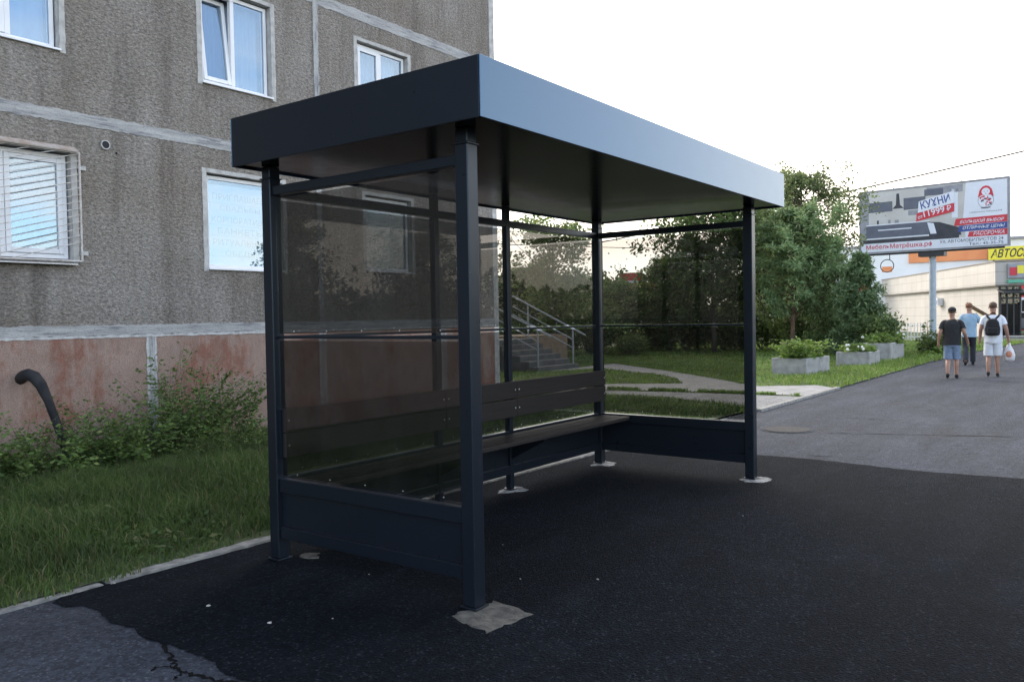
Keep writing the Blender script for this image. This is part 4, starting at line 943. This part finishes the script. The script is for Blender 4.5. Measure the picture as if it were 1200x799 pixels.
# ------------------------------------------------------------------ kiosk
KX, KY = 50.43, 2.92
kk = thing('kiosk', 'long beige tiled pavilion behind the billboard pole', 'kiosk', (KX, KY, 0), R(26), None, True)
mk('wall', MB().box(0, 30, -1.15, 0, 0, 3.0), M['kiosk'], kk)
mk('parapet', MB().box(-.25, 30.2, -1.4, .25, 3.0, 4.27), M['kiosk'], kk); mk('trim', MB().box(-.22, 30.17, -1.37, .22, 2.93, 2.998), M['kiosktrim'], kk)
mk('roof_cap', MB().box(-.30, 30.25, -1.45, .30, 4.272, 4.33), M['kiosktrim'], kk)
dr = mk('entrance', MB().box(-.06, -.005, -1.12, -.06, .1, 2.85), M['darkglass'], kk)
for q in (-1.11, -.76, -.42, -.08): mk('door_frame', MB().box(-.10, -.061, q-.04, q+.04, .1, 2.9), M['signblack'], dr)
mk('door_frame', MB().box(-.101, -.0615, -1.14, -.045, 2.2, 2.3), M['signblack'], dr)
mk('canopy', MB().prism([(-.07, 2.75), (-1.0, 2.55), (-1.0, 2.5), (-.07, 2.68)], -1.75, .1, 'y'), M['signblack'], kk)
sg = mk('sign_box', MB().box(-.42, -.255, -1.55, -.35, 3.35, 4.15), M['postermid'], kk)
mk('sign_patch', MB().box(-.43, -.421, -.80, -.42, 3.5, 3.95), M['posterred'], sg); mk('sign_patch', MB().box(-.43, -.421, -1.15, -.82, 3.6, 4.05), M['yellow'], sg); mk('sign_patch', MB().box(-.43, -.421, -1.48, -1.17, 3.5, 3.9), M['green'], sg)
mk('sign_strip', MB().box(-.40, -.255, -1.55, -.35, 3.08, 3.26), M['green'], kk)
au = mk('air_conditioner', MB().box(9.3, 10.0, .012, .38, 1.95, 2.45), M['pvc'], kk, bevel=.02); mk('grille', MB().tube([(9.55, .385, 2.2), (9.55, .40, 2.2)], .19, 16), M['postermid'], au)
tag1(mk('step_plinth', MB().box(48.9, 50.2, -.2, 2.6, 0, .14), M['slab'], loc=(49.5, 1.2, 0), bevel=.02), 'low concrete step in front of the pavilion entrance', 'step')
# picket railing before the kiosk
pk = thing('picket_fence', 'thin white picket fence behind the farthest planter, before the beige pavilion', 'fence', (44, 9.0, 0))
pm = MB()
for k in range(34): pm.box(44+.02*k, 44.03+.02*k, 5.6+.16*k, 5.63+.16*k, .02, 1.0)
mk('picket', pm, M['pvc'], pk); mk('rail', MB().tube([(44.01, 5.5, .85), (44.7, 11.0, .85)], .02, 5).tube([(44.01, 5.5, .25), (44.7, 11.0, .25)], .02, 5), M['pvc'], pk)
# orange block letters on the kiosk roof side
ob = thing('orange_sign', 'small orange box sign on the pavilion roof under the hanging ring', 'sign', (58.5, 10.6, 0)); 
mk('board', MB().box(58.3, 58.4, 10.1, 10.75, 4.34, 4.72), M['orange'], ob); mk('post', MB().tube([(58.42, 10.45, 4.33), (58.42, 10.45, 4.7)], .04, 6), M['darksteel'], ob)

# ------------------------------------------------------------------ background buildings, signs, car
wb = thing('white_building', 'large pale building with an orange band behind the billboard', 'building', (78, 8, 0))
mk('wall', MB().box(72, 84, -4, 17.5, 0, 7.1), M['wallwhite'], wb); mk('roof', MB().box(71.8, 84.2, -4.2, 17.7, 7.1, 7.3), M['postermid'], wb); mk('orange_band', MB().box(71.85, 71.99, 5.85, 11.6, 5.62, 6.48), M['orange'], wb)
for q in (7.2, 9.1, 10.0, 12.4): wd_ = mk('window', MB().box(71.93, 71.99, q, q+.7, 3.3, 4.1), M['postermid'], wb); mk('pane', MB().box(71.90, 71.925, q+.08, q+.62, 3.38, 4.02), M['darkglass'], wd_)
ys = thing('yellow_sign', 'long yellow sign with black slanted lettering at the right edge', 'sign', (71.3, 3.5, 0))
mk('panel', MB().box(71.3, 71.42, -.5, 5.75, 5.5, 6.5), M['yellow'], ys); text('lettering', 'АВТОСЕРВИС', M['signblack'], ys, (71.295, 5.6, 5.66), (0, -1, 0), (0, 0, 1), 4.3, .68, .02, .3, .004)
for q in (5.4, 2.6, -.3): mk('post', MB().box(71.45, 71.6, q-.06, q+.06, 0, 6.4), M['darksteel'], ys)
rs = thing('red_shop', 'red shop front with a white door at the right edge', 'shop', (70.5, 1, 0))
mk('wall', MB().box(69.6, 71.2, -4, 3.9, 0, 3.8), M['redwall'], rs); d_ = mk('door', MB().box(69.52, 69.59, 2.2, 3.5, .1, 2.5), M['pvc'], rs); mk('pane', MB().box(69.49, 69.515, 2.35, 2.8, .3, 2.3), M['darkglass'], d_); mk('pane', MB().box(69.49, 69.515, 2.9, 3.35, .3, 2.3), M['darkglass'], d_)
mk('upper_window', MB().box(69.54, 69.59, 1.9, 3.6, 2.65, 3.1), M['darkglass'], rs)
for k, (az_, D_, z0_, z1_, w_) in enumerate(((26.9, 52, 2.9, 3.7, 1.0), (25.3, 52, 3.8, 4.5, .8), (28.2, 52, 3.3, 4.3, 1.4), (26.2, 50, 4.2, 4.9, .8))):
    x_, y_ = pos(az_, D_); lab = ['low red street banner glimpsed between the tree leaves', 'red street banner high among the leaves of the broad dark tree', 'wide red street banner behind the low rounded tree', 'highest red street banner seen between the two dark trees'][k]
    b_ = thing('street_banner', lab, 'banner', (x_, y_, 0), R(az_+90), 'red banners beyond the trees', True)
    mk('cloth', MB().box(-w_/2, w_/2, -.02, .02, z0_, z1_), M['redwall'], b_); mk('stripe', MB().box(-w_/2+.1, w_/2-.1, -.026, .026, (z0_*2+z1_)/3, (z0_+z1_)/2), M['posterwhite'], b_); mk('pole', MB().tube([(-w_/2-.04, 0, 0), (-w_/2-.04, 0, z1_+.1)], .035, 6), M['pole'], b_)
x_, y_ = pos(13.6, 48); b_ = thing('street_banner', 'orange red sign showing through the top of the spruce', 'banner', (x_, y_, 0), R(103), 'red banners beyond the trees', True)
mk('cloth', MB().box(-.6, .6, -.05, .05, 2.7, 4.1), M['orange'], b_); mk('pole', MB().tube([(0, .08, 0), (0, .08, 3)], .05, 6), M['pole'], b_)
# parked car, side on to the rear
def car(x, y, rz):
    c = thing('parked_car', 'grey hatchback parked before the red shop at the right edge', 'car', (x, y, 0), rz, None, True)
    prof = [(-2.1, .35), (-2.15, .75), (-2.0, .98), (-1.55, 1.05), (-.95, 1.44), (.55, 1.46), (1.25, 1.02), (2.0, .85), (2.12, .55), (2.05, .32)]
    mk('body', MB().prism(prof, -.82, .82, 'y'), M['carpaint'], c, bevel=.09, seg=4, smooth=True)
    for s_ in (-1, 1):
        mk('side_window', MB().prism([(-1.3, 1.04), (-.9, 1.36), (.48, 1.38), (.98, 1.06)], s_*.822-.004, s_*.822+.004, 'y'), M['darkglass'], c)
        for wx in (-1.3, 1.3):
            wh = mk('wheel', MB().tube([(wx, s_*.66, .31), (wx, s_*.86, .31)], .31, 18), M['tyre'], c); mk('rim', MB().tube([(wx, s_*.855, .31), (wx, s_*.875, .31)], .19, 12), M['galv'], wh)
        mk('tail_light', MB().box(-2.17, -2.08, s_*.62-.13, s_*.62+.13, .72, .92), M['taillight'], c)
    mk('rear_window', MB().add([(-1.60, -.66, 1.07), (-1.60, .66, 1.07), (-1.02, .6, 1.43), (-1.02, -.6, 1.43)], [(0, 1, 2, 3)]), M['darkglass'], c)
    mk('number_plate', MB().box(-2.175, -2.14, -.26, .26, .52, .64), M['pvc'], c)
cx_, cy_ = pos(4.7, 62); car(cx_, cy_, R(70))
# overhead cables
def cable(label, a, b, sag, r_):
    a, b = Vector(a), Vector(b); pts = [a.lerp(b, t)-Vector((0, 0, sag*4*t*(1-t))) for t in np.linspace(0, 1, 24)]
    tag1(mk('overhead_cable', MB().tube(pts, r_, 5), M['cable'], loc=tuple(a)), label, 'cable', 'cables over the street')
cable('lower, darker overhead cable passing above the billboard', (33.5, 20, 5.3), (37.8, -6, 9.3), .25, .034)
cable('upper, fainter overhead cable above the billboard', (33.2, 22, 5.9), (37.8, -6, 10.6), .2, .015)
cable('thin overhead cable seen through the rear glass of the shelter', (20, 45, 7.6), (44, 18, 5.6), .3, .02)

# ------------------------------------------------------------------ people
def skin_mesh(V, E, Rd, sub=2, root=0):
    me = bpy.data.meshes.new('tmp'); me.from_pydata(V, E, []); o = bpy.data.objects.new('tmp', me); COL.objects.link(o)
    o.modifiers.new('s', 'SKIN'); sv = me.skin_vertices[0].data
    for i, r_ in enumerate(Rd): sv[i].radius = r_ if isinstance(r_, tuple) else (r_, r_)
    sv[root].use_root = True
    m = o.modifiers.new('u', 'SUBSURF'); m.levels = sub; m.render_levels = sub
    out = bpy.data.meshes.new_from_object(o.evaluated_get(bpy.context.evaluated_depsgraph_get())); bpy.data.objects.remove(o); return out
def skin_obj(name, chains, mat, parent):
    bm = bmesh.new()
    for V, E, Rd in chains:
        me = skin_mesh(V, E, Rd); bm.from_mesh(me); bpy.data.meshes.remove(me)
    me = bpy.data.meshes.new(name); bm.to_mesh(me); bm.free()
    for p in me.polygons: p.use_smooth = True
    me.materials.clear(); return link(name, me, mat, parent)
def chain(pts): return [(p[0], p[1], p[2]) for p, r_ in pts], [(i, i+1) for i in range(len(pts)-1)], [r_ for p, r_ in pts]
def person(label, loc, rz, hgt, pose, wide=1.0):
    """local axes: +y forward, x to the right"""
    s_ = hgt/1.75; root = thing('person', label, 'person', loc, rz, None, True); root.scale = (s_,)*3
    g = wide; J = dict(pel=(0, 0, .92), wst=(0, .0, 1.08), chs=(0, 0, 1.29), nkb=(0, -.005, 1.44), nk=(0, .01, 1.51), hd1=(0, .025, 1.575), hd2=(0, .02, 1.67))
    J.update(shR=(.165*g, 0, 1.39), shL=(-.165*g, 0, 1.39), hpR=(.085, 0, .86), hpL=(-.085, 0, .86)); J.update(pose)
    names = list(J); V = [J[n_] for n_ in names]; I = {n_: i for i, n_ in enumerate(names)}
    rad = dict(pel=(.155*g, .12*g), wst=(.15*g, .115*g), chs=(.17*g, .12*g), nkb=(.075, .07), nk=.056, hd1=(.072, .088), hd2=(.080, .098), shR=.068, shL=.068, elR=.047, elL=.047, wrR=.032, wrL=.032,
               hpR=.098*g, hpL=.098*g, knR=.060, knL=.060, caR=.060, caL=.060, anR=.040, anL=.040, toR=.036, toL=.036, hnR=(.020, .036), hnL=(.020, .036))
    E = [('pel', 'wst'), ('wst', 'chs'), ('chs', 'nkb'), ('nkb', 'nk'), ('nk', 'hd1'), ('hd1', 'hd2'), ('chs', 'shR'), ('shR', 'elR'), ('elR', 'wrR'), ('wrR', 'hnR'), ('chs', 'shL'), ('shL', 'elL'), ('elL', 'wrL'), ('wrL', 'hnL'),
         ('pel', 'hpR'), ('hpR', 'knR'), ('knR', 'caR'), ('caR', 'anR'), ('anR', 'toR'), ('pel', 'hpL'), ('hpL', 'knL'), ('knL', 'caL'), ('caL', 'anL'), ('anL', 'toL')]
    ch = [(V, [(I[a], I[b]) for a, b in E], [rad[n_] for n_ in names])]
    for sd_ in 'RL':                                                  # fingers, thumb, ears
        h = Vector(J['hn'+sd_]); wv = Vector(J['wr'+sd_]); d = (h-wv).normalized(); k = 1 if sd_ == 'R' else -1
        for q, ln in ((-.026, .055), (-.009, .066), (.009, .062), (.026, .048)):
            b0 = h+Vector((0, q, 0))-d*.01; b1 = b0+d*ln*.6+Vector((-k*.004, 0, 0)); b2 = b1+d*ln*.5+Vector((-k*.016, .004, 0))
            ch.append(chain([(b0, .009), (b1, .0085), (b2, .007)]))
        t0 = wv+d*.03+Vector((0, .018, 0)); ch.append(chain([(t0, .011), (t0+Vector((-k*.01, .028, -.022)), .010), (t0+Vector((-k*.016, .034, -.048)), .008)]))
        e = Vector((k*.078, .005, 1.615)); ch.append(chain([(e, .010), (e+Vector((k*.010, -.008, .022)), .012), (e+Vector((k*.008, -.004, .042)), .008)]))
    ch.append(chain([((0, .105, 1.635), .010), ((0, .122, 1.612), .013), ((0, .110, 1.602), .010)]))    # nose
    skin_obj('body', ch, M['skin'], root)
    return root, J
def P2(J, a, b, t): return tuple(Vector(J[a]).lerp(Vector(J[b]), t))
def loft(mb, secs, n=20, seed=0):
    """rings (centre, rx, ry); open at both ends, with slight cloth folds"""
    r = random.Random(seed); ph = [r.uniform(0, 6) for _ in range(4)]; vs = []; fs = []
    for i, (c, rx, ry) in enumerate(secs):
        for k in range(n):
            a = 2*PI*k/n; w_ = 1+.025*math.sin(3*a+ph[0]+i*.7)+.02*math.sin(7*a+ph[1]-i)
            vs.append((c[0]+rx*w_*math.cos(a), c[1]+ry*w_*math.sin(a), c[2]))
    for i in range(len(secs)-1):
        for k in range(n): fs.append((i*n+k, i*n+(k+1) % n, (i+1)*n+(k+1) % n, (i+1)*n+k))
    return mb.add(vs, fs)
def cloth(name, mb, mat, root):
    o = mk(name, mb, mat, root, smooth=True); m_ = o.modifiers.new('s', 'SUBSURF'); m_.levels = 1; m_.render_levels = 1; return o
def shirt(root, J, mat, g, sleeve, hem, full=False):
    mb = MB(); loft(mb, [((0, 0, hem), .186*g, .145*g), ((0, 0, hem+.04), .184*g, .143*g), ((0, .005, 1.0), .178*g, .140*g), ((0, .005, 1.10), .180*g, .140*g), ((0, 0, 1.22), .190*g, .142*g), ((0, 0, 1.32), .200*g, .138*g), ((0, 0, 1.39), .190*g, .118*g), ((0, -.003, 1.435), .135*g, .092*g), ((0, -.003, 1.462), .078, .072)], 22, int(g*100))
    for sd_ in 'RL':
        a = Vector(J['sh'+sd_]); b = Vector(P2(J, 'sh'+sd_, 'el'+sd_, sleeve)); k = 1 if sd_ == 'R' else -1
        mb.tube([a+Vector((-k*.07, 0, -.01)), a+Vector((-k*.02, 0, .005)), a.lerp(b, .2), a.lerp(b, .55), b.lerp(a, .02), b], [.080, .084, .080, .074, .074, .074], 12, cap=False)
    cloth('shirt', mb, mat, root)
def bottoms(root, J, mat, g, ln, name, r1=.10):
    mb = MB(); loft(mb, [((0, 0, 1.02), .150*g, .118*g), ((0, 0, .94), .158*g, .122*g), ((0, -.01, .86), .165*g, .128*g), ((0, -.005, .79), .170*g, .126*g)], 20, 5)
    for sd_ in 'RL':
        h_ = Vector(J['hp'+sd_])
        if ln <= 1:
            b = Vector(P2(J, 'hp'+sd_, 'kn'+sd_, ln)); mb.tube([h_+Vector((0, 0, .03)), h_.lerp(b, .15), h_.lerp(b, .5), h_.lerp(b, .97), b], [.098*g, .104*g, r1*.94*g, r1*.92*g, r1*.92*g], 14, cap=False)
        else:
            kn = Vector(J['kn'+sd_]); ca = Vector(J['ca'+sd_]); an = Vector(J['an'+sd_])
            mb.tube([h_+Vector((0, 0, .03)), h_.lerp(kn, .15), h_.lerp(kn, .6), kn, ca, ca.lerp(an, .6), ca.lerp(an, .95)], [.098*g, .102*g, .088, .080, .076, .070, .072], 14, cap=False)
    cloth(name, mb, mat, root)
def shoe(root, J, mat, sd_, r_=.05):
    a = Vector(J['an'+sd_]); t = Vector(J['to'+sd_]); d = (t-a); d.z = 0; d.normalize(); low = min(a.z, t.z)
    skin_obj('shoe', [chain([(a-d*.05+Vector((0, 0, -.035)), (r_*.9, r_)), (a+Vector((0, 0, -.03)), (r_, r_*1.05)), (t+d*.02, (r_*.75, r_)), (t+d*.06, (r_*.5, r_*.8))])], mat, root)
def hair(root, mat, top=True):
    mb = MB(); mb.ball((0, .008, 1.685), (.088, .103, .088), 16, 10); mb.v = [(x, y if z > 1.66 or y < .05 else min(y, .06), max(z, 1.60+.6*max(0, y))) for x, y, z in mb.v]
    return mk('hair', mb, mat, root, smooth=True)
WALK = lambda a: dict(hpR=(.085, 0, .86), hpL=(-.085, 0, .86),
    knR=(.09, .10*a+.03, .49), caR=(.09, .08*a, .36), anR=(.092, .14*a-.02, .085), toR=(.10, .14*a+.12, .04),
    knL=(-.09, -.02*a+.04, .48), caL=(-.09, -.14*a, .36), anL=(-.092, -.26*a, .12), toL=(-.10, -.24*a+.11, .045))
# man in black
p = WALK(.7); p.update(elR=(.27, -.06, 1.13), wrR=(.33, .10, .93), hnR=(.345, .13, .85), elL=(-.27, -.05, 1.12), wrL=(-.30, .04, .87), hnL=(-.305, .06, .79))
r1, J = person('man walking away in a black t-shirt, denim shorts and black cap', (18.5, .585, 0), R(-84), 1.66, p, 1.13)
shirt(r1, J, M['black'], 1.13, .62, .83); bottoms(r1, J, M['denim'], 1.1, .98, 'shorts', .105); shoe(r1, J, M['black'], 'R'); shoe(r1, J, M['black'], 'L')
hair(r1, M['hairbrown']); cp = MB().ball((0, .008, 1.70), (.096, .112, .080), 16, 10); cp.v = [(x, y, max(z, 1.665)) for x, y, z in cp.v]; cp.prism([(-.075, .10), (-.05, .17), (0, .19), (.05, .17), (.075, .10)], 1.668, 1.676)
mk('cap', cp, M['black'], r1, smooth=True)
# man in light blue
p = WALK(1.3); p.update(elR=(.30, .10, 1.17), wrR=(.22, .22, 1.36), hnR=(.20, .22, 1.43), elL=(-.24, -.02, 1.13), wrL=(-.25, .12, .90), hnL=(-.25, .15, .82))
r2, J = person('man walking ahead in a light blue shirt and dark trousers, ginger hair', (23.9, .93, 0), R(-82), 1.80, p, 1.0)
shirt(r2, J, M['bluecloth'], 1.03, .75, .80); bottoms(r2, J, M['navy'], 1.0, 2, 'trousers'); shoe(r2, J, M['black'], 'R'); shoe(r2, J, M['black'], 'L'); hair(r2, M['hairginger'])
# man in white
p = WALK(.35); p.update(elR=(.27, -.03, 1.12), wrR=(.31, .05, .88), hnR=(.315, .06, .80), elL=(-.25, -.03, 1.12), wrL=(-.27, .04, .87), hnL=(-.275, .05, .79))
r3, J = person('man walking away in white t-shirt and white shorts wearing a black backpack', (19.35, -.16, 0), R(-86), 1.77, p, 1.06)
shirt(r3, J, M['whitecloth'], 1.08, .60, .82); bottoms(r3, J, M['whitecloth'], 1.06, .92, 'shorts', .112); shoe(r3, J, M['black'], 'R', .043); shoe(r3, J, M['black'], 'L', .043); hair(r3, M['hairbrown'])
# things they carry
def attach_pt(r_, v): return r_.matrix_world @ Vector(v)
bpy.context.view_layer.update()
q = attach_pt(r3, (0, -.19, 1.0)); bk = thing('backpack', 'black backpack on the back of the man in white', 'backpack', tuple(q), R(-86), None, True)
bkm = MB().prism([(-.15, -.02), (-.16, .14), (-.13, .30), (-.07, .38), (.07, .38), (.13, .30), (.16, .14), (.15, -.02)], -.11, .045, 'y'); mk('bag', bkm, M['black'], bk, bevel=.045, seg=4, smooth=True)
mk('pocket', MB().box(-.11, .11, -.15, -.10, .02, .17), M['black'], bk, bevel=.02)
for s_ in (-1, 1): mk('strap', MB().tube([(s_*.05, .035, .36), (s_*.11, .06, .43), (s_*.13, .14, .465), (s_*.135, .25, .44), (s_*.14, .33, .30)], .022, 6), M['black'], bk, smooth=True)
q = attach_pt(r3, (.325, .06, .76)); bg_ = thing('shopping_bag', 'thin white shopping bag with red contents in the hand of the man in white', 'bag', tuple(q), R(-86), None, True)
bm_ = MB().tube([(0, 0, .04), (0, 0, -.02), (0, 0, -.12), (0, 0, -.24), (0, 0, -.36), (0, 0, -.41)], [.018, .04, .085, .12, .115, .05], 14); bm_.v = [(x*1.0+.01*math.sin(z*40+y*60), y*.8, z) for x, y, z in bm_.v]
mk('bag', bm_, M['bag'], bg_, smooth=True); mk('contents', MB().ball((.0, -.055, -.24), (.075, .05, .10)), M['bagred'], bg_, smooth=True)
q = attach_pt(r2, (.16, .10, 1.46)); bo = thing('carried_board', 'dark board with a yellow edge carried over the shoulder of the man in blue', 'board', tuple(q), R(-82), None, True)
Mx = Matrix.Rotation(R(-56), 4, 'Y') @ Matrix.Rotation(R(12), 4, 'X')
mk('board', MB().box(-.05, .05, -.03, .03, -.35, .42, Matrix.Translation((.10, 0, .06)) @ Mx), M['boardwood'], bo); mk('edge', MB().box(-.058, -.051, -.03, .03, -.33, .42, Matrix.Translation((.10, 0, .06)) @ Mx), M['yellow'], bo)

# ------------------------------------------------------------------ manhole, litter
M['manhole'].node_tree.nodes['Principled BSDF'].inputs['Specular IOR Level'].default_value = .2
mh = thing('manhole_cover', 'worn round manhole cover in the grey asphalt', 'manhole', (8.02, 1.08, 0))
mk('rim', MB().tube([(8.02, 1.08, .001), (8.02, 1.08, .006)], .35, 32), M['oldasphalt'], mh); cv = MB().tube([(8.02, 1.08, .0065), (8.02, 1.08, .012)], .30, 32); mk('cover', cv, M['manhole'], mh)
lr = random.Random(5)
LIT = [(-.61, 1.54, .9), (-.58, 1.03, .9), (-.88, 2.45, .8), (-.70, 2.40, .9), (1.0, -.05, .7), (.3, 1.2, .4), (1.3, .9, .35), (3.0, -.2, .4), (-.35, .8, .45), (.75, .35, .4)]
for x, y, k in LIT:
    n_ = lr.randint(5, 7); mb = MB(); r0 = .012*k
    A = [(x+r0*lr.uniform(.5, 1.4)*math.cos(2*PI*i/n_), y+r0*lr.uniform(.5, 1.4)*math.sin(2*PI*i/n_)) for i in range(n_)]
    mb.prism(A, .006, .006+.006*k)
    tag1(mk('litter_scrap', mb, M['litter'], loc=(x, y, .006)), 'tiny pale scrap of litter lying on the black asphalt', 'litter', 'litter scraps on the asphalt')
